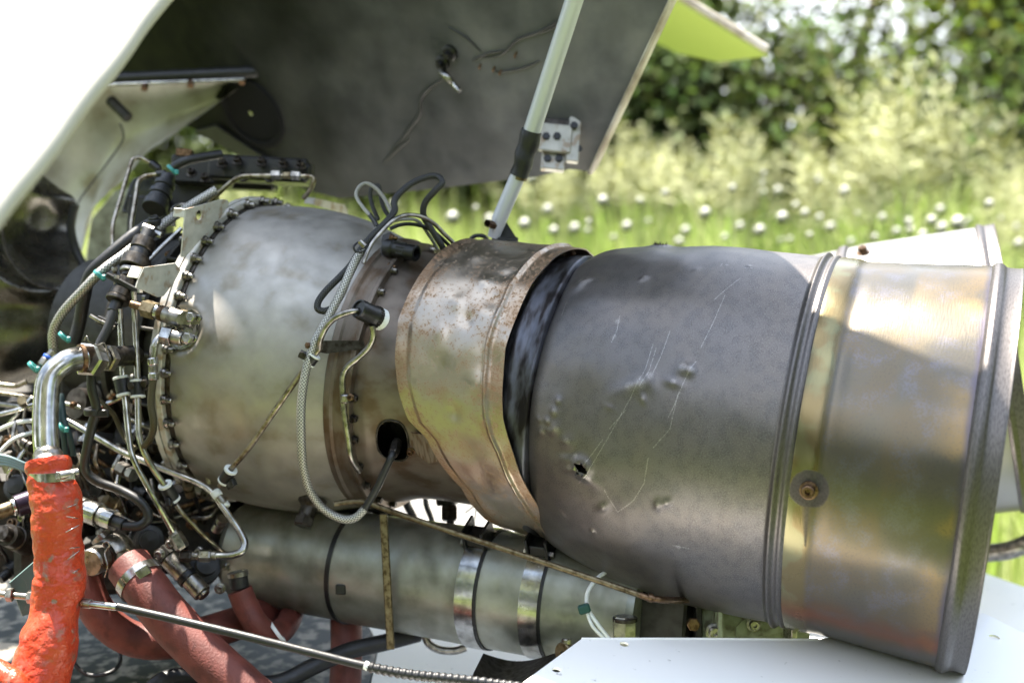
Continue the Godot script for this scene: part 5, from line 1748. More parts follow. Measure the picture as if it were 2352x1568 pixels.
	pipe("olive_braided_hose", [226, 915, 1.34, 240, 930, 1.34, 262, 955, 1.345, 275, 985, 1.35, 292, 1015, 1.35, 310, 1030, 1.34], 5.5, M.olive_braid, "thin olive braided hose crossing behind the upright pipes' lower half", "hose", true)
	for k in 2:
		pipe("teal_wire", [132 + k * 8, 905, 1.39, 136 + k * 10, 960, 1.38, 145 + k * 14, 1000, 1.375, 150 + k * 18, 1045, 1.38], 6.5, mat("dark_teal_sleeve", Color(0.1, 0.19, 0.2), 0.6) if k == 0 else M.dark_teal_sleeve, ["left", "right"][k] + " of two dark teal sleeved wires between the elbow and the black cable", "cable", true)

# ---------------------------------------------------------------- cables and pipes right of the case
func cables_right() -> void:
	# braided cable looped over the top and down the front
	var t := pipe_thing("braided_cable", [1030, 590, 1.36, 1012, 560, 1.35, 993, 530, 1.345, 973, 496, 1.34, 976, 466, 1.335, 999, 438, 1.33, 1016, 419, 1.33, 1003, 405, 1.335, 976, 408, 1.335, 942, 423, 1.33, 914, 448, 1.325, 905, 466, 1.32, 906, 484, 1.315, 886, 510, 1.305, 850, 546, 1.295, 826, 576, 1.29, 804, 610, 1.285, 776, 640, 1.28, 748, 668, 1.275, 731, 692, 1.272, 730, 709, 1.27, 745, 714, 1.27, 766, 704, 1.272, 784, 676, 1.276, 800, 638, 1.28, 822, 592, 1.288], 7.6, M.dark_braid, "dark braided cable in a tall loop above the flange and a hairpin over the case", "cable", "braid", true)
	t = pipe_thing("braided_cable", [868, 528, 1.315, 848, 556, 1.30, 826, 582, 1.29, 806, 618, 1.282, 786, 665, 1.275, 762, 712, 1.27, 738, 757, 1.265, 720, 792, 1.262, 702, 852, 1.26, 692, 923, 1.26, 691, 985, 1.262, 693, 1045, 1.268, 698, 1082, 1.275, 711, 1126, 1.285, 740, 1166, 1.295, 783, 1191, 1.30, 815, 1189, 1.30, 838, 1168, 1.30], 9.8, M.braid, "long silvery braided cable sweeping down the front of the grey case and back up", "cable", "braid", true)
	var a := Acc.new()
	tube(a, curve([832, 1176, 1.30, 850, 1147, 1.298, 868, 1115, 1.295, 884, 1080, 1.292, 900, 1046, 1.292, 908, 1025, 1.31]), rad(8.5, 1.29), 12)
	part(t, "heat_shrink", a, M.rubber)
	nut_on(t, 903, 1044, 1.295, 912, 1012, 1.312, 13, M.dark_steel, "connector")
	t = pipe_thing("white_cable", [902, 494, 1.33, 893, 476, 1.335, 880, 452, 1.34, 860, 430, 1.34, 840, 421, 1.34, 824, 430, 1.338, 818, 450, 1.335, 832, 474, 1.33, 852, 497, 1.325], 4.6, M.braid, "thin pale cable bent in a small loop above the top of the case", "cable", "cable", true)
	a = Acc.new()
	tube(a, curve([848, 492, 1.327, 858, 506, 1.322, 866, 520, 1.318]), rad(5.6, 1.32), 12)
	part(t, "heat_shrink", a, M.rubber)
	pipe("dark_cable", [868, 505, 1.35, 856, 475, 1.355, 850, 450, 1.36, 853, 432, 1.36, 868, 426, 1.36, 873, 445, 1.358, 880, 475, 1.355, 892, 496, 1.35], 5.0, M.dark_braid, "dark cable looped just behind the thin pale one", "cable", true)
	pipe("steel_conduit", [834, 605, 1.285, 843, 580, 1.288, 856, 556, 1.292, 881, 527, 1.298, 906, 504, 1.305, 932, 494, 1.315, 963, 496, 1.33, 995, 512, 1.345, 1020, 537, 1.355, 1046, 562, 1.365], 5.0, M.steel, "cut-off steel conduit arching over the flange behind the cables", "pipe", true)
	pipe("dark_cable", [896, 525, 1.33, 920, 516, 1.335, 950, 515, 1.345, 985, 525, 1.355, 1012, 545, 1.36, 1040, 572, 1.37], 4.5, M.rubber, "lower of two dark cables arching to the shield's top left corner", "cable", true)
	pipe("pale_cable", [898, 508, 1.335, 930, 503, 1.34, 960, 508, 1.35, 985, 540, 1.36, 1005, 572, 1.37], 4.0, M.braid, "pale cable under the conduit beside the black connector", "cable", true)
	# clamp that gathers the cables
	t = thing("cable_clamp", "small steel clamp that gathers the two braided cables on the case's shoulder", "clamp", px(826, 565, 1.28))
	a = Acc.new()
	tube(a, poly3([826, 554, 1.275, 838, 566, 1.275]), rad(7, 1.28), 12)
	part(t, "barrel", a, M.steel)
	a = Acc.new()
	tube(a, curve([822, 556, 1.28, 812, 566, 1.275, 818, 578, 1.275, 836, 576, 1.275, 846, 562, 1.285]), rad(2.6, 1.28), 8)
	part(t, "loop", a, M.black_paint)
	# black probe connector on its bracket
	t = thing("probe_connector", "black slotted cylindrical probe connector on a black bracket above the bolted flange", "connector", px(930, 580, 1.36))
	var dirp := px(978, 586, 1.335) - px(892, 570, 1.36)
	a = Acc.new()
	lathe(a, px(888, 569, 1.362), dirp, [[0, 0], [0, 0.0098], [0.006, 0.0105], [0.010, 0.0105], [0.012, 0.0080], [0.026, 0.0078], [0.027, 0.0086], [0.040, 0.0086], [0.0405, 0.0075], [0.0405, 0.0052], [0.030, 0.005], [0.030, 0.0]], 28)
	part(t, "body", a, M.black_paint)
	var pd := dirp.normalized()
	for k in 3:
		var off: Vector3 = (cam.basis.y * [0.0082, 0.003, -0.004][k] + cam.basis.z * [0.002, 0.0078, 0.0078][k])
		a = Acc.new()
		block(a, px(888, 569, 1.362) + pd * 0.020 + off, Basis(pd, cam.basis.y, cam.basis.z).orthonormalized(), Vector3(0.014, 0.0022, 0.0022), 0.0004)
		part(t, "rib", a, M.rubber)
	a = Acc.new()
	plate(a, poly3([878, 540, 1.365, 898, 532, 1.365, 906, 548, 1.36, 884, 560, 1.36, 882, 590, 1.355, 890, 622, 1.35, 906, 650, 1.348, 897, 655, 1.348, 880, 634, 1.35, 873, 600, 1.355, 873, 565, 1.36]), 0.003, cam.basis.z - cam.basis.x * 0.5)
	part(t, "bracket", a, M.black_paint)
	for q in [[897, 545, 1.358], [893, 611, 1.345], [906, 588, 1.36]]:
		a = Acc.new()
		stud_bolt(a, px(q[0], q[1], q[2]), ax, 0.0034)
		part(t, "bolt", a, M.brown_steel)
	# pressure tapping boss with two pipes
	t = thing("tapping_boss", "black cylindrical boss with a white collar and two bent steel pipes, left of shield", "boss", px(855, 740, 1.26))
	var b0 := px(822, 708, 1.245); var b1 := px(892, 742, 1.275)
	a = Acc.new()
	lathe(a, b0, b1 - b0, [[0.002, 0.0], [0.002, rad(18, 1.25)], [0, rad(19, 1.25)], [0, rad(22, 1.25)], [0.003, rad(23, 1.25)], [0.018, rad(23.5, 1.25)], [0.022, rad(25, 1.25)], [0.027, rad(25, 1.25)]], 32)
	part(t, "body", a, M.black_paint)
	a = Acc.new()
	var bd := (b1 - b0).normalized()
	for k in 24:
		var th := TAU * k / 24.0
		var sx := bd.cross(Vector3.UP).normalized(); var sy := sx.cross(bd)
		var o := sx * cos(th) + sy * sin(th)
		block(a, b0 + bd * 0.0245 + o * rad(25.5, 1.25), Basis(bd, o, bd.cross(o)).orthonormalized(), Vector3(0.005, 0.0012, 0.0009), 0.0002)
	part(t, "serration", a, M.dark_steel).set_meta("kind", "stuff")
	a = Acc.new()
	lathe(a, b0 + bd * 0.027, bd, [[0, rad(22, 1.25)], [0, rad(26, 1.25)], [0.006, rad(26, 1.25)], [0.008, rad(22, 1.25)]], 32)
	part(t, "white_collar", a, M.white_plastic)
	a = Acc.new()
	tube(a, curve([733, 800, 1.262, 736, 778, 1.255, 748, 752, 1.25, 766, 732, 1.245, 790, 720, 1.243, 812, 714, 1.244, 832, 714, 1.25]), rad(7.2, 1.25), 12)
	part(t, "upper_pipe", a, M.steel)
	a = Acc.new()
	tube(a, curve([854, 748, 1.255, 857, 772, 1.258, 846, 798, 1.262, 822, 822, 1.265, 798, 842, 1.268, 787, 865, 1.27, 787, 905, 1.272, 792, 960, 1.275, 800, 1010, 1.28, 806, 1050, 1.285, 826, 1082, 1.30]), rad(7.2, 1.26), 12)
	part(t, "lower_pipe", a, M.steel)
	a = Acc.new()
	ring(a, px(792, 915, 1.272), px(793, 930, 1.273) - px(792, 910, 1.272), rad(7, 1.27), rad(11, 1.27), 0.009)
	part(t, "pipe_clip", a, M.steel)
	a = Acc.new()
	cap_bolt(a, px(805, 912, 1.268), cam.basis.z, 0.0026)
	part(t, "bolt", a, M.brown_steel)
	# strip bracket that holds the diagonal rod
	t = thing("strip_bracket", "dark strip bracket with a flange bolt, reaching left from the boss to the diagonal pipe", "bracket", px(760, 800, 1.27))
	a = Acc.new()
	plate(a, poly3([722, 784, 1.272, 750, 782, 1.275, 835, 782, 1.29, 838, 800, 1.29, 750, 812, 1.275, 722, 806, 1.272]), 0.0025, cam.basis.z)
	part(t, "strip", a, M.dark_steel)
	a = Acc.new()
	hex_bolt(a, px(712, 793, 1.262), cam.basis.z - cam.basis.x, 0.0034, 1.4)
	part(t, "bolt", a, M.brown_steel)
	# diagonal pipe across the case
	t = pipe_thing("diagonal_pipe", [733, 800, 1.262, 703, 840, 1.265, 640, 930, 1.28, 575, 1024, 1.30, 524, 1084, 1.315, 505, 1116, 1.325], 7.0, M.tube_steel, "straight brown steel pipe running diagonally down across the front of the grey case", "pipe", "tube", false)
	cushion_clamp("black cushioned clamp on the upper end of the diagonal pipe", 722, 815, 1.262, 708, 834, 1.264, 15, Vector3(-1, 0.5, 0.2))
	cushion_clamp("white-edged clamp on the lower end of the diagonal pipe", 530, 1078, 1.312, 514, 1105, 1.32, 15, Vector3(0.5, -1, 0.2))
	# wire loops beyond the flange
	pipe("thin_wire", [1068, 1178, 1.62, 1085, 1165, 1.62, 1100, 1150, 1.62, 1108, 1138, 1.62], 2.5, M.white_plastic, "thin white wire in the gap under the shield, left strand", "wire", true)
	pipe("thin_wire", [1100, 1240, 1.6, 1090, 1210, 1.6, 1092, 1180, 1.6, 1098, 1150, 1.6], 2.5, M.white_plastic, "thin white wire in the gap under the shield, right strand", "wire", true)
	# flat black loop on top of the shield
	pipe("flat_loop", [1080, 560, 1.45, 1082, 548, 1.45, 1095, 541, 1.45, 1112, 543, 1.45, 1122, 556, 1.45], 5.0, M.rubber, "small black loop on top of the shield left of the rod's foot", "strap", true)

# ---------------------------------------------------------------- hoses and pipes below
func hoses() -> void:
	# orange silicone sleeve, lumpy
	var lump := noise(81, 22.0, 3)
	var p := curve([111, 1058, 1.195, 118, 1110, 1.19, 128, 1160, 1.187, 130, 1220, 1.185, 134, 1280, 1.185, 137, 1330, 1.183, 130, 1380, 1.18, 122, 1430, 1.175, 112, 1480, 1.17, 96, 1530, 1.165, 78, 1590, 1.16, 60, 1650, 1.155], 14)
	var dpl := Plane(Vector3.UP, px(1000, 1530, 1.5).y)
	p.append_array(curve3(PackedVector3Array([px(52, 1670, 1.153), px(30, 1730, 1.14), on_plane(-40, 1830, dpl), on_plane(-300, 1900, dpl)]), 8))
	var low := p[p.size() - 1]
	var t := thing("orange_sleeve_hose", "thick lumpy bright orange sleeved hose with grey wear patches at left foreground", "hose", low)
	var a := Acc.new()
	var rf := [[0.0, 52.0], [0.08, 53.0], [0.16, 61.0], [0.4, 55.0], [0.5, 59.0], [0.62, 55.0], [0.72, 63.0], [0.85, 66.0], [1.0, 68.0]]
	for e in rf: e[0] *= 0.83
	tube(a, p, func(u): return rad(prof(rf, u), 1.18), 40, func(l, th): return 0.0042 * lump.get_noise_3d(cos(th) * 0.022, sin(th) * 0.022, l) - 0.0022 * exp(-pow((l - 0.013) / 0.004, 2.0)))
	part(t, "sleeve", a, M.orange_sleeve)
	# worm-drive clip
	var c0 := px(122, 1082, 1.19); var c1 := px(123, 1103, 1.19)
	a = Acc.new()
	var dd := (c1 - c0).normalized()
	lathe(a, c0, dd, [[0, rad(50, 1.19)], [0, rad(56, 1.19)], [0.0085, rad(56, 1.19)], [0.0085, rad(50, 1.19)]], 40)
	part(t, "clip_band", a, M.bright_steel)
	a = Acc.new()
	tube(a, poly3([136, 1092, 1.163, 178, 1084, 1.172]), rad(9.5, 1.17), 14)
	part(t, "clip_screw", a, M.steel)
	a = Acc.new()
	block(a, px(150, 1092, 1.167), Basis(cam.basis.x, cam.basis.y, cam.basis.z), Vector3(0.018, 0.0075, 0.004), 0.0006)
	part(t, "clip_housing", a, M.bright_steel)
	for q in [[154, 1165, 176, 1157], [152, 1186, 178, 1190], [150, 1222, 180, 1206], [160, 1259, 182, 1256], [154, 1285, 182, 1264], [166, 1316, 182, 1306]]:
		a = Acc.new()
		tube(a, poly3([q[0], q[1], 1.1635, (q[0] + q[2]) * 0.5, (q[1] + q[3]) * 0.5, 1.1635, q[2], q[3], 1.172]), 0.0005, 6)
		part(t, "wire_stitch", a, M.bright_steel)
	# dark red firesleeve hoses
	t = pipe_thing("red_hose", [296, 1300, 1.30, 330, 1345, 1.285, 392, 1425, 1.27, 470, 1505, 1.255, 540, 1568, 1.245, 640, 1660, 1.23, 760, 1790, 1.20, 900, 1840, 1.20], 52, M.red_sleeve, "largest dark red hose with a steel band, running down right from the ball valve", "hose", "sleeve", true, 0.012, func(l, th): return 0.0007 * lump.get_noise_3d(cos(th) * 0.03, sin(th) * 0.03, l))
	var h0 := px(316, 1326, 1.292); var h1 := px(327, 1340, 1.288)
	a = Acc.new()
	lathe(a, h0, h1 - h0, [[0, rad(49, 1.29)], [0, rad(57, 1.29)], [0.010, rad(57, 1.29)], [0.010, rad(49, 1.29)]], 40)
	part(t, "steel_band", a, M.bright_steel)
	a = Acc.new()
	block(a, px(328, 1313, 1.268), Basis(cam.basis * Vector3(0.8, 0.5, -0.2), cam.basis * Vector3(-0.5, 0.8, 0.1), cam.basis.z).orthonormalized(), Vector3(0.015, 0.011, 0.005), 0.0012)
	part(t, "band_buckle", a, M.bright_steel)
	pipe_thing("red_hose", [190, 1310, 1.34, 205, 1370, 1.335, 240, 1425, 1.335, 300, 1465, 1.34, 370, 1475, 1.345, 440, 1462, 1.36, 540, 1432, 1.40, 620, 1400, 1.47, 690, 1370, 1.55], 40, M.red_sleeve, "red hose curving behind the largest one, from behind the orange sleeve", "hose", "sleeve", true, 0.012, func(l, th): return 0.0007 * lump.get_noise_3d(cos(th) * 0.03, sin(th) * 0.03, l + 3.0))
	t = pipe_thing("red_hose", [550, 1355, 1.36, 566, 1395, 1.36, 590, 1435, 1.36, 622, 1456, 1.375, 652, 1442, 1.41, 670, 1408, 1.46, 680, 1375, 1.52, 684, 1320, 1.57], 29, M.red_sleeve, "small dark red hose bent into a tight U under the generator", "hose", "sleeve", true)
	collar_on(t, 546, 1322, 1.36, 550, 1352, 1.36, 22, M.rubber, "inner_hose")
	collar_on(t, 545, 1312, 1.36, 547, 1324, 1.36, 24, M.steel, "clip_band")
	a = Acc.new()
	ring(a, px(637, 1452, 1.366), px(660, 1430, 1.37) - px(620, 1460, 1.365), rad(25, 1.37), rad(28.5, 1.37), 0.004)
	part(t, "white_tie", a, M.white_plastic)
	pipe_thing("red_hose", [792, 1380, 1.46, 795, 1450, 1.45, 795, 1520, 1.44, 790, 1600, 1.43], 36, M.red_sleeve, "pale red upright hose standing below the generator's left half", "hose", "sleeve", true)
	pipe_thing("red_hose", [-300, 1480, 1.25, -120, 1500, 1.18, -30, 1530, 1.14, 10, 1552, 1.13, 40, 1590, 1.12, 30, 1760, 1.12, -60, 1900, 1.12], 24, M.orange_sleeve, "bit of a second orange hose at the bottom left corner", "hose", "sleeve", true)
	# control cable in a black sheath
	t = pipe_thing("control_cable", [270, 1393, 1.17, 400, 1422, 1.155, 560, 1460, 1.14, 700, 1495, 1.13, 842, 1530, 1.12, 940, 1548, 1.115, 1070, 1562, 1.11, 1180, 1575, 1.105], 9.6, M.rubber, "ribbed black control cable with a steel end, running low across the hoses", "cable", "sheath", true, 0.012, func(l, _th): return 0.00010 * sin(l * 1100.0))
	collar_on(t, 183, 1384, 1.18, 268, 1394, 1.17, 8.5, M.bright_steel, "ferrule")
	collar_on(t, 186, 1384, 1.18, 210, 1387, 1.178, 11, M.steel, "ferrule_end")
	collar_on(t, 836, 1527, 1.12, 846, 1531, 1.12, 10.5, M.white_plastic, "joint_ring")
	a = Acc.new()
	tube(a, curve([850, 1532, 1.119, 900, 1542, 1.117, 960, 1551, 1.114, 1070, 1562, 1.11, 1200, 1578, 1.105], 40), rad(11.5, 1.115), 14, func(l, _th): return 0.0004 * signf(sin(l * 1050.0)))
	part(t, "corrugated_end", a, M.rubber)
	# thick black hose on the deck
	pipe("black_hose", [330, 1600, 1.30, 380, 1560, 1.31, 470, 1552, 1.33, 560, 1568, 1.33, 640, 1568, 1.34, 720, 1530, 1.36, 800, 1495, 1.385, 880, 1476, 1.40, 960, 1455, 1.42], 21, M.rubber, "thick black rubber hose snaking along the deck under the generator", "hose", true)
	pipe("thin_black_cable", [150, 1490, 1.40, 175, 1530, 1.40, 205, 1550, 1.40, 250, 1545, 1.40, 275, 1520, 1.42, 270, 1480, 1.44], 5, M.rubber, "thin black cable looping on the deck right of the orange sleeve", "cable", true)
	# brown pipe that crosses under the duct
	t = pipe_thing("brown_pipe", [768, 1158, 1.33, 800, 1152, 1.33, 838, 1152, 1.325, 900, 1175, 1.315, 1050, 1226, 1.28, 1200, 1275, 1.245, 1400, 1342, 1.205, 1478, 1369, 1.19], 6.6, M.brass, "long thin rusty brown pipe slanting down right in front of the generator", "pipe", "tube", false, 0.015)
	a = Acc.new()
	tube(a, curve([1470, 1366, 1.191, 1492, 1373, 1.189, 1520, 1377, 1.19, 1552, 1378, 1.215, 1600, 1376, 1.27]), rad(8, 1.19), 12)
	part(t, "hose_end", a, M.brown_steel)
	collar_on(t, 1488, 1371, 1.189, 1500, 1374, 1.189, 10.5, M.brown_steel, "ferrule")
	a = Acc.new()
	block(a, px(889, 1335, 1.345), (cam.basis * Basis(Vector3.BACK, 0.055)).orthonormalized(), Vector3(0.0085, 0.146, 0.006), 0.001)
	solo("drain_strip", a, M.brass, "upright flat olive strip hanging from the brown pipe in front of the generator", "strip")
	# black pipe with a U bend behind the brown one
	t = pipe_thing("black_pipe", [740, 1190, 1.46, 790, 1172, 1.46, 850, 1168, 1.455, 905, 1190, 1.45, 960, 1230, 1.44, 1005, 1258, 1.435, 1028, 1250, 1.435, 1034, 1215, 1.44, 1034, 1170, 1.445], 9, M.rubber, "black pipe with a U bend rising to a nut under the turbine case", "pipe", "tube", true)
	nut_on(t, 1032, 1196, 1.44, 1032, 1160, 1.445, 20, M.dark_steel)
	collar_on(t, 1028, 1160, 1.447, 1024, 1110, 1.45, 26, M.black_paint, "boss")
	# dark hoses in the gap beyond
	for k in 3:
		pipe("drain_hose", [930 + k * 46, 1130, 1.52, 935 + k * 44, 1160, 1.53, 950 + k * 40, 1190, 1.54, 960 + k * 44, 1235, 1.56], 9 - k * 2.5, M.rubber, ["left and thickest", "middle", "right and thinnest"][k] + " of three dark hoses hanging in the gap under the turbine case", "hose", true)
	# white wires with a green clip
	t = pipe_thing("white_wire", [1400, 1308, 1.27, 1372, 1328, 1.255, 1350, 1360, 1.245, 1350, 1396, 1.24, 1372, 1432, 1.235, 1400, 1468, 1.235], 5, M.white_plastic, "pair of white wires with a dark green clip on the generator's right end", "wire", "wire", true)
	a = Acc.new()
	tube(a, curve([1346, 1398, 1.238, 1360, 1436, 1.233, 1388, 1466, 1.233]), rad(4.2, 1.24), 8)
	part(t, "second_wire", a, M.white_plastic)
	a = Acc.new()
	block(a, px(1342, 1398, 1.236), cam.basis * Basis(Vector3.BACK, 0.3), Vector3(0.012, 0.009, 0.008), 0.0015)
	part(t, "green_clip", a, M.green_plastic)
	# small lug beside the sill
	t = thing("sill_stud", "brassy stud nut at the slanted left edge of the white sill", "stud", px(1296, 1500, 1.24))
	a = Acc.new()
	ring(a, px(1298, 1498, 1.235), cam.basis.z - cam.basis.x, 0.002, 0.0105, 0.009)
	part(t, "nut", a, M.brass)
	a = Acc.new()
	lathe(a, px(1301, 1489, 1.235), cam.basis.y, [[0, 0.005], [0.009, 0.005], [0.010, 0.004], [0.010, 0]], 14)
	part(t, "pin", a, M.steel)
	a = Acc.new()
	grid(a, 30, 6, func(u, v):
		var th: float = PI * u
		return px(1032 - 55 * cos(th), 1462 + 35 * sin(th), 1.40 + 0.02 * v), func(_q): return cam.basis.z)
	tube(a, curve([975, 1458, 1.40, 985, 1478, 1.40, 1010, 1492, 1.40, 1045, 1494, 1.40, 1070, 1486, 1.40]), rad(9, 1.4), 10)
	solo("earth_strap", a, M.steel, "grey strap sagging under the generator left of the straps", "strap")

# ---------------------------------------------------------------- fittings, connectors, accessory gearbox
func turned(called: String, label: String, cat: String, x0: float, y0: float, d0: float, x1: float, y1: float, d1: float, rows: Array) -> Node3D:
	# rows: [part name, from, to, radius (pixels), material, facets or 0]; from and to run 0..1 along the line
	var p := px(x0, y0, d0); var q := px(x1, y1, d1)
	var t := thing(called, label, cat, p)
	var L := (q - p).length()
	for r in rows:
		var a := Acc.new()
		var rr := rad(r[3], (d0 + d1) * 0.5)
		var l0: float = r[1] * L; var l1: float = r[2] * L
		var b := minf(0.0008, (l1 - l0) * 0.2)
		lathe(a, p, q - p, [[l0, 0], [l0, rr - b], [l0 + b, rr], [l1 - b, rr], [l1, rr - b], [l1, 0]], r[5] if r[5] else 28, r[5] > 0)
		part(t, r[0], a, r[4])
	return t

func small_fittings() -> void:
	# the two nozzles in the case port
	var t := turned("fuel_nozzle", "upper fuel nozzle fitting, a steel cylinder lying left of the case's round port", "fitting", 300, 698, 1.32, 448, 742, 1.29, [["stem", 0.0, 0.22, 9, M.brown_steel, 0], ["hex_nut", 0.2, 0.4, 21, M.brass, 6], ["washer", 0.4, 0.46, 17, M.bright_steel, 0], ["collar", 0.46, 0.54, 19, M.brown_steel, 0], ["barrel", 0.54, 0.82, 20, M.steel, 0], ["flange", 0.82, 0.98, 14, M.steel, 0]])
	var a := Acc.new()
	plate(a, poly3([408, 722, 1.283, 440, 710, 1.287, 462, 726, 1.288, 458, 744, 1.288, 415, 746, 1.285, 402, 738, 1.283]), 0.005, cam.basis.z)
	part(t, "mount_ear", a, M.steel)
	for q in [[441, 728, 1.279, 12], [458, 730, 1.281, 8]]:
		a = Acc.new()
		hex_bolt(a, px(q[0], q[1], q[2]), cam.basis.z - cam.basis.x * 0.4, rad(q[3], 1.28), 0.9)
		part(t, "bolt", a, M.bright_steel)
	t = turned("fuel_nozzle", "lower fuel nozzle fitting with a bright hex, under the upper one in the port", "fitting", 370, 768, 1.295, 440, 782, 1.287, [["hex_nut", 0.05, 0.38, 23, M.bright_steel, 6], ["barrel", 0.38, 0.72, 17, M.steel, 0], ["flange", 0.72, 0.95, 12, M.steel, 0]])
	for q in [[434, 776, 1.275, 13], [447, 777, 1.279, 9]]:
		a = Acc.new()
		hex_bolt(a, px(q[0], q[1], q[2]), cam.basis.z - cam.basis.x * 0.4, rad(q[3], 1.28), 0.9)
		part(t, "bolt", a, M.bright_steel)
	# stack of big round electrical connectors
	turned("round_connector", "upper big round knurled connector of the stack beside the rusty bracket plate", "connector", 342, 530, 1.375, 295, 640, 1.345, [["cable_end", 0.0, 0.25, 17, M.rubber, 0], ["rear_ring", 0.2, 0.42, 27, M.dark_steel, 0], ["neck", 0.42, 0.58, 24, M.black_paint, 0], ["knurled_ring", 0.58, 0.8, 33, M.dark_steel, 36], ["front_ring", 0.84, 0.92, 27, M.steel, 0], ["neck", 0.8, 1.0, 20, M.dark_steel, 0]])
	turned("round_connector", "lower round knurled connector of the stack, under the slotted plate", "connector", 291, 640, 1.345, 250, 735, 1.325, [["neck", 0.0, 0.3, 20, M.dark_steel, 0], ["knurled_ring", 0.28, 0.46, 26, M.dark_steel, 36], ["front_ring", 0.46, 0.56, 28, M.dark_steel, 0], ["cable_end", 0.56, 0.8, 14, M.rubber, 0], ["strain_relief", 0.8, 1.0, 11, M.rubber, 0]])
	t = thing("connector_plate", "narrow slotted black plate that carries the two round connectors", "bracket", px(290, 650, 1.345))
	a = Acc.new()
	block(a, px(290, 652, 1.345), Basis((px(330, 672, 1.345) - px(250, 630, 1.345)).normalized(), cam.basis.y, cam.basis.z).orthonormalized(), Vector3(0.040, 0.006, 0.030), 0.001)
	part(t, "plate", a, M.black_paint)
	for q in [[262, 622], [268, 640], [322, 672]]:
		a = Acc.new()
		hex_bolt(a, px(q[0], q[1], 1.325), cam.basis.y, 0.0032, 1.2)
		part(t, "screw", a, M.bright_steel)
	t = thing("saddle_clamp", "two-screw saddle clamp on the lower round connector's cable", "clamp", px(245, 745, 1.30))
	a = Acc.new()
	block(a, px(244, 742, 1.305), cam.basis * Basis(Vector3.BACK, -0.45), Vector3(0.020, 0.009, 0.012), 0.001)
	part(t, "saddle", a, M.black_paint)
	for q in [[206, 724, 230, 738], [232, 738, 262, 752]]:
		a = Acc.new()
		tube(a, poly3([q[0], q[1], 1.295, q[2], q[3], 1.295]), rad(4.5, 1.3), 10)
		part(t, "screw", a, M.steel)
	# teal and blue marks on the cables
	for q in [[228, 632, 1.35, 0.5, "teal_plastic", "bright teal cable tie near the round connectors"], [147, 774, 1.365, 0.5, "teal_plastic", "teal band on the black harness just under the plenum"], [76, 843, 1.37, 0.1, "teal_plastic", "teal cable tie at the lower left, left of the steel elbow's bend"], [142, 982, 1.365, 0.0, "teal_plastic", "teal tie on the dark wires right of the steel elbow"], [395, 390, 1.46, 0.4, "teal_plastic", "teal-ended clip on the black hose at the top"]]:
		t = thing("coloured_tie", q[5], "cable tie", px(q[0], q[1], q[2]))
		a = Acc.new()
		var trend: Vector3 = (cam.basis * Vector3(-0.75, -0.65, 0.1)).rotated(cam.basis.z, q[3] * 0.2)
		ring(a, px(q[0], q[1], q[2]), trend, 0.004, 0.0078 if q[0] != 142 else 0.006, 0.0042)
		part(t, "strap", a, M[q[4]])
		a = Acc.new()
		block(a, px(q[0] + 10, q[1] + 5, q[2] - 0.008), cam.basis, Vector3(0.0045, 0.006, 0.004), 0.001)
		part(t, "tie_head", a, M[q[4]])
	turned("knurled_plug", "small knurled plug with a blue ring at the end of the braided hose", "connector", 124, 805, 1.385, 92, 850, 1.38, [["backshell", 0.0, 0.3, 11, M.steel, 0], ["blue_ring", 0.3, 0.45, 15, M.blue_tape, 0], ["knurled_ring", 0.45, 0.8, 15, M.steel, 24], ["nose", 0.8, 1.0, 12, M.black_paint, 0]])
	turned("knurled_plug", "big bright knurled plug lying right of the orange sleeve's top", "connector", 176, 1165, 1.33, 285, 1205, 1.30, [["rear_ring", 0.0, 0.18, 27, M.steel, 30], ["black_seal", 0.18, 0.26, 24, M.rubber, 0], ["knurled_ring", 0.26, 0.5, 27, M.bright_steel, 36], ["collar", 0.5, 0.6, 21, M.steel, 0], ["front_ring", 0.6, 0.8, 23, M.bright_steel, 30], ["cable_end", 0.8, 1.0, 14, M.rubber, 0]])
	turned("hydraulic_coupling", "brassy ended purple-black coupling at the left edge behind the orange sleeve", "fitting", -12, 1180, 1.30, 72, 1150, 1.32, [["brass_end", 0.0, 0.45, 17, M.brass, 0], ["ring", 0.45, 0.55, 20, M.bright_steel, 0], ["body", 0.55, 1.0, 26, mat("purple_anodised", Color(0.16, 0.11, 0.17), 0.35, 0.6), 0]])
	# ball valve above the red hose
	t = thing("ball_valve", "round steel ball valve with a flat grey cap, above the largest red hose", "valve", px(255, 1320, 1.32))
	a = Acc.new()
	var bc := px(262, 1268, 1.325)
	grid(a, 40, 24, func(u, v):
		var th: float = u * TAU; var ph: float = (v - 0.5) * PI * 0.98
		return bc + Vector3(cos(th) * cos(ph), sin(ph), sin(th) * cos(ph)) * rad(46, 1.32), func(q): return q - bc, true)
	part(t, "ball", a, M.steel)
	for row in [["cap", 232, 1280, 1.305, 205, 1293, 1.285, 32, M.steel], ["seal_ring", 240, 1276, 1.31, 232, 1280, 1.305, 35, M.dark_steel], ["outlet_neck", 278, 1288, 1.318, 300, 1310, 1.308, 36, M.brass], ["top_neck", 240, 1240, 1.325, 228, 1228, 1.325, 26, M.steel]]:
		collar_on(t, row[1], row[2], row[3], row[4], row[5], row[6], row[7], row[8], row[0])
	pipe("safety_wire", [240, 1255, 1.285, 236, 1248, 1.28, 246, 1244, 1.28, 250, 1254, 1.28, 240, 1270, 1.28, 246, 1300, 1.275, 240, 1325, 1.28], 1.9, M.steel, "twisted safety wire hooked round the ball valve's cap", "wire", true)
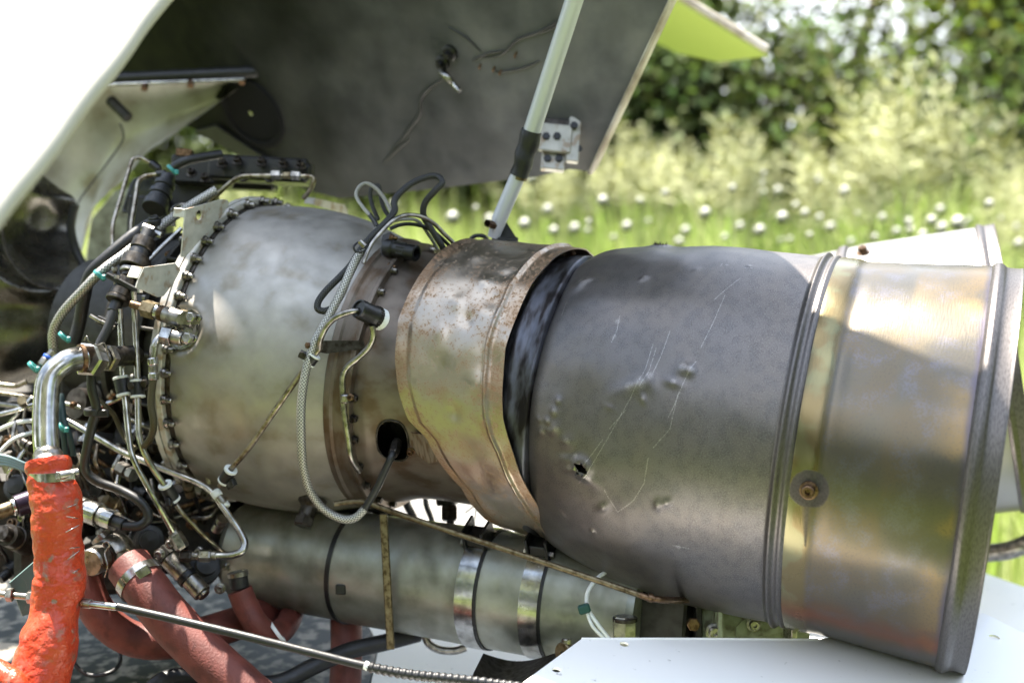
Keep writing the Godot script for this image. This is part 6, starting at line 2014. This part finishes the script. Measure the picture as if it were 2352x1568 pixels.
	# actuator bits right of the ball valve
	turned("grey_actuator", "grey cast actuator with a rounded end, between the large red hose and the tee", "actuator", 372, 1265, 1.36, 470, 1368, 1.34, [["mount", 0.0, 0.18, 30, M.gearbox_metal, 6], ["body", 0.15, 0.55, 24, M.steel, 0], ["dark_band", 0.55, 0.65, 25, M.black_paint, 0], ["nose", 0.65, 0.95, 22, M.steel, 0], ["tip", 0.95, 1.0, 15, M.steel, 0]])
	for q in [[366, 1272, 1.325, "upper left bolt beside the grey actuator's mount"], [392, 1248, 1.335, "bolt above the grey actuator beside the pipe's hex nut"], [352, 1298, 1.325, "lower left bolt touching the largest red hose's top"], [505, 1351, 1.35, "dark bolt left of the small U-bent red hose"]]:
		a = Acc.new()
		cap_bolt(a, px(q[0], q[1], q[2]), cam.basis.z, 0.0045)
		solo("gearbox_bolt", a, M.steel, q[3], "bolt", "loose-looking bolts on the gearbox")
	# teal bracket plate at the far left, low
	t = thing("teal_bracket", "teal-painted angle plate with a cable end, left of the orange sleeve low down", "bracket", px(60, 1400, 1.24))
	a = Acc.new()
	plate(a, poly3([22, 1338, 1.24, 84, 1284, 1.26, 96, 1290, 1.26, 96, 1400, 1.26, 52, 1415, 1.245]), 0.003, cam.basis.z)
	part(t, "plate", a, mat("teal_paint", Color(0.28, 0.37, 0.36), 0.5))
	a = Acc.new()
	tube(a, poly3([-10, 1362, 1.22, 15, 1366, 1.22, 80, 1372, 1.215]), rad(8, 1.22), 12)
	part(t, "threaded_end", a, M.steel)
	for q in [[22, 1366, 1.218, 16], [70, 1371, 1.214, 15]]:
		a = Acc.new()
		hex_nut(a, px(q[0], q[1], q[2]), cam.basis.x, rad(q[3], 1.22), 0.007)
		part(t, "lock_nut", a, M.steel)
	a = Acc.new()
	grid(a, 24, 8, func(u, v):
		var th: float = u * PI
		return px(48 + 14 * sin(th), 1365 - 38 * cos(th), 1.22 + 0.02 * v), func(_q): return cam.basis.z)
	part(t, "saddle", a, M.brown_steel)
	# the black unit and hose above the flange
	t = thing("fuel_manifold", "black oily fuel control unit sitting behind the top of the bolted flange", "fuel unit", px(560, 430, 1.60))
	for row in [[600, 392, 1.58, 0.125, 0.030, 0.05], [470, 395, 1.60, 0.075, 0.036, 0.05], [690, 396, 1.57, 0.030, 0.022, 0.03], [545, 425, 1.62, 0.10, 0.012, 0.03], [430, 446, 1.62, 0.075, 0.052, 0.04], [345, 520, 1.60, 0.05, 0.075, 0.04], [300, 640, 1.56, 0.05, 0.06, 0.04]]:
		a = Acc.new()
		block(a, px(row[0], row[1], row[2]), cam.basis * Basis(Vector3.BACK, -0.05), Vector3(row[3], row[4], row[5]), 0.003)
		part(t, "housing", a, M.black_paint)
	for q in [[510, 378], [545, 372], [600, 374], [650, 378], [690, 382], [560, 410], [620, 412], [470, 412], [440, 400]]:
		a = Acc.new()
		cap_bolt(a, px(q[0], q[1], 1.545), cam.basis.y + cam.basis.z, 0.005)
		part(t, "bolt", a, M.dark_steel)
	a = Acc.new()
	block(a, px(424, 351, 1.58), cam.basis * Basis(Vector3.BACK, -0.1), Vector3(0.020, 0.010, 0.012), 0.001)
	part(t, "brown_plug", a, M.brown_steel)
	turned("bellows_boot", "black ribbed rubber boot between the inner brown tube and the bracket plate", "boot", 386, 405, 1.50, 352, 480, 1.47, [["neck", 0.0, 0.25, 17, M.rubber, 0], ["rib", 0.22, 0.36, 24, M.rubber, 0], ["valley", 0.36, 0.5, 21, M.rubber, 0], ["rib", 0.5, 0.64, 27, M.rubber, 0], ["valley", 0.64, 0.78, 24, M.rubber, 0], ["rib", 0.78, 1.0, 28, M.rubber, 0]])
	pipe("black_hose", [392, 392, 1.50, 402, 382, 1.50, 430, 368, 1.50, 470, 360, 1.51, 508, 354, 1.52], 11, M.rubber, "short shiny black hose arching over the fuel unit at the top", "hose", true)
	turned("hose_clip_fitting", "bright screw fitting on the black cap at the top of the harness", "fitting", 330, 524, 1.385, 372, 540, 1.375, [["band", 0.0, 0.6, 13, M.steel, 0], ["screw", 0.6, 1.0, 8, M.bright_steel, 6]])
	turned("harness_cap", "round grey-black cap at the top of the harness beside the bracket plate", "boot", 356, 525, 1.40, 352, 497, 1.395, [["cap", 0.0, 0.8, 16, M.rubber, 0], ["dome", 0.8, 1.0, 12, M.rubber, 0]])  # rubber cap over the end of the harness
	# wire-mesh screen beside the upright tubes
	t = thing("mesh_screen", "dark wire mesh intake screen showing green meadow through it, behind the upright tubes", "screen", px(310, 470, 1.60))
	a = Acc.new()
	for k in 13:
		var f := k / 12.0
		tube(a, curve([282 + 24 * f, 482 - 66 * f, 1.60, 300 + 30 * f, 486 - 70 * f, 1.60, 330 + 34 * f, 482 - 76 * f, 1.61], 4), rad(1.8, 1.6), 5, null, false)
	for k in 11:
		var f := k / 10.0
		tube(a, curve([282 + 50 * f, 484, 1.60, 296 + 52 * f, 440 - 6 * sin(f * 3.0), 1.60, 306 + 58 * f, 412, 1.61], 4), rad(1.8, 1.6), 5, null, false)
	part(t, "wires", a, M.black_paint).set_meta("kind", "stuff")
	a = Acc.new()
	tube(a, bend([282, 486, 1.60, 306, 408, 1.61, 368, 406, 1.61, 342, 484, 1.6, 282, 486, 1.60]), rad(3.5, 1.6), 8)
	part(t, "rim", a, M.black_paint)
	# compressor casing left of the bolted flange
	t = thing("compressor_case", "dark ribbed compressor casing left of the bolted flange, behind the upright pipes", "engine case", eng(-0.08, 0.16, -PI / 2))
	a = Acc.new()
	lathe(a, EA, ax, [[-0.021, 0.10], [-0.021, 0.168], [-0.03, 0.168], [-0.031, 0.150], [-0.06, 0.142], [-0.061, 0.150], [-0.066, 0.150], [-0.067, 0.138], [-0.12, 0.122], [-0.121, 0.13], [-0.128, 0.13], [-0.129, 0.10], [-0.24, 0.085]], 90)
	part(t, "casing", a, M.gearbox_metal)
	for k in 16:
		var ph := -1.2 + k * 0.19
		a = Acc.new()
		block(a, eng(-0.045, 0.149, ph), Basis(ax, out_dir(ph), ax.cross(out_dir(ph))).orthonormalized(), Vector3(0.03, 0.012, 0.004), 0.001)
		part(t, "rib", a, M.gearbox_metal)
	for k in 14:
		var ph := -1.1 + k * 0.21
		a = Acc.new()
		cap_bolt(a, eng(-0.066, 0.145, ph), -ax, 0.004)
		part(t, "bolt", a, M.steel if k % 3 else M.brown_steel)
	# accessory gearbox: the dark mass behind all the pipes
	t = thing("accessory_gearbox", "dark cast accessory gearbox crowded behind the pipes left of and below the case", "gearbox", px(250, 1330, 1.6))
	var rg := RandomNumberGenerator.new()
	rg.seed = 5
	for row in [[300, 1130, 1.60, 0.25, 0.16, 0.10], [130, 1010, 1.66, 0.16, 0.15, 0.12], [420, 1225, 1.52, 0.13, 0.085, 0.10], [60, 1190, 1.50, 0.13, 0.12, 0.10], [260, 930, 1.62, 0.14, 0.11, 0.10], [480, 1180, 1.56, 0.14, 0.06, 0.10], [200, 1290, 1.48, 0.16, 0.07, 0.08]]:
		a = Acc.new()
		block(a, px(row[0], row[1], row[2]), cam.basis * Basis(Vector3.UP, 0.35) * Basis(Vector3.BACK, rg.randf_range(-0.15, 0.05)), Vector3(row[3], row[4], row[5]), 0.008)
		part(t, "casting", a, M.gearbox_metal)
	for row in [[205, 930, 1.46, 54, 0.05], [300, 1000, 1.48, 40, 0.04], [240, 1120, 1.46, 48, 0.05], [60, 1010, 1.48, 34, 0.05], [40, 1120, 1.42, 30, 0.04], [420, 1160, 1.48, 30, 0.04], [470, 1300, 1.44, 36, 0.05], [120, 1230, 1.44, 44, 0.04], [340, 1240, 1.42, 34, 0.05], [30, 950, 1.54, 30, 0.05], [330, 900, 1.52, 36, 0.05], [20, 1230, 1.38, 26, 0.04]]:
		a = Acc.new()
		var dirg := (cam.basis * Vector3(rg.randf_range(-0.7, 0.4), rg.randf_range(-0.3, 0.5), 1.0)).normalized()
		var rr := rad(row[3], row[2])
		lathe(a, px(row[0], row[1], row[2]) - dirg * row[4], dirg, [[0, rr * 1.1], [row[4] * 0.7, rr * 1.1], [row[4] * 0.72, rr], [row[4] * 1.1, rr], [row[4] * 1.12, rr * 0.7], [row[4] * 1.4, rr * 0.66], [row[4] * 1.42, 0]], 30)
		part(t, "boss", a, [M.gearbox_metal, M.dark_steel, M.black_paint][rg.randi() % 3])
	for k in 60:
		a = Acc.new()
		var x := rg.randf_range(-10, 540); var y := rg.randf_range(900, 1330)
		cap_bolt(a, px(x, y, rg.randf_range(1.43, 1.48)), (cam.basis * Vector3(rg.randf_range(-0.6, 0.5), rg.randf_range(-0.4, 0.6), 1.0)).normalized(), rg.randf_range(0.003, 0.0055))
		part(t, "bolt", a, [M.steel, M.dark_steel, M.brown_steel][k % 3])
	for k in 14:
		var x := rg.randf_range(10, 520); var y := rg.randf_range(920, 1300)
		var d := rg.randf_range(1.42, 1.46)
		var dirg := Vector3(rg.randf_range(-1, 1), rg.randf_range(-1, 1), 0.3)
		a = Acc.new()
		var b := px(x, y, d)
		dirg = (cam.basis * dirg).normalized()
		lathe(a, b, dirg, [[0, 0], [0, 0.007], [0.010, 0.007], [0.010, 0.0105], [0.020, 0.0105], [0.020, 0.006], [0.032, 0.006], [0.032, 0]], 6 + 10 * (k % 2), k % 2 == 0)
		part(t, "fitting", a, [M.steel, M.black_paint, M.brass, M.dark_steel][k % 4])
	for k in 34:
		var x := rg.randf_range(0, 470); var y := rg.randf_range(900, 1260)
		var d := rg.randf_range(1.40, 1.45)
		var w := rg.randf_range(-1.0, 1.0)
		a = Acc.new()
		tube(a, bend([x, y, d, x + 40 * w, y + 45, d - 0.01, x + 75 * w + 20, y + 60, d, x + 80 * w + 40, y + 110, d + 0.03], 0.01), rad(rg.randf_range(3.0, 6.0), d), 8)
		part(t, "oil_line", a, [M.steel, M.tube_steel, M.rubber, M.bright_steel][k % 4])
	for k in 30:
		var x := rg.randf_range(0, 500); var y := rg.randf_range(910, 1330)
		var d := rg.randf_range(1.39, 1.44)
		a = Acc.new()
		var dq := (cam.basis * Vector3(rg.randf_range(-1, 1), rg.randf_range(-1, 1), 0.5)).normalized()
		var rr := rg.randf_range(0.004, 0.008)
		lathe(a, px(x, y, d), dq, [[0, 0], [0, rr], [rr * 1.5, rr], [rr * 1.5, rr * 0.7], [rr * 2.2, rr * 0.7], [rr * 2.2, rr * 1.1], [rr * 3.0, rr * 1.1], [rr * 3.0, 0]], 6 if k % 2 else 18, k % 2 == 1)
		part(t, "fitting", a, [M.steel, M.bright_steel, M.dark_steel, M.brass, M.black_paint][k % 5])
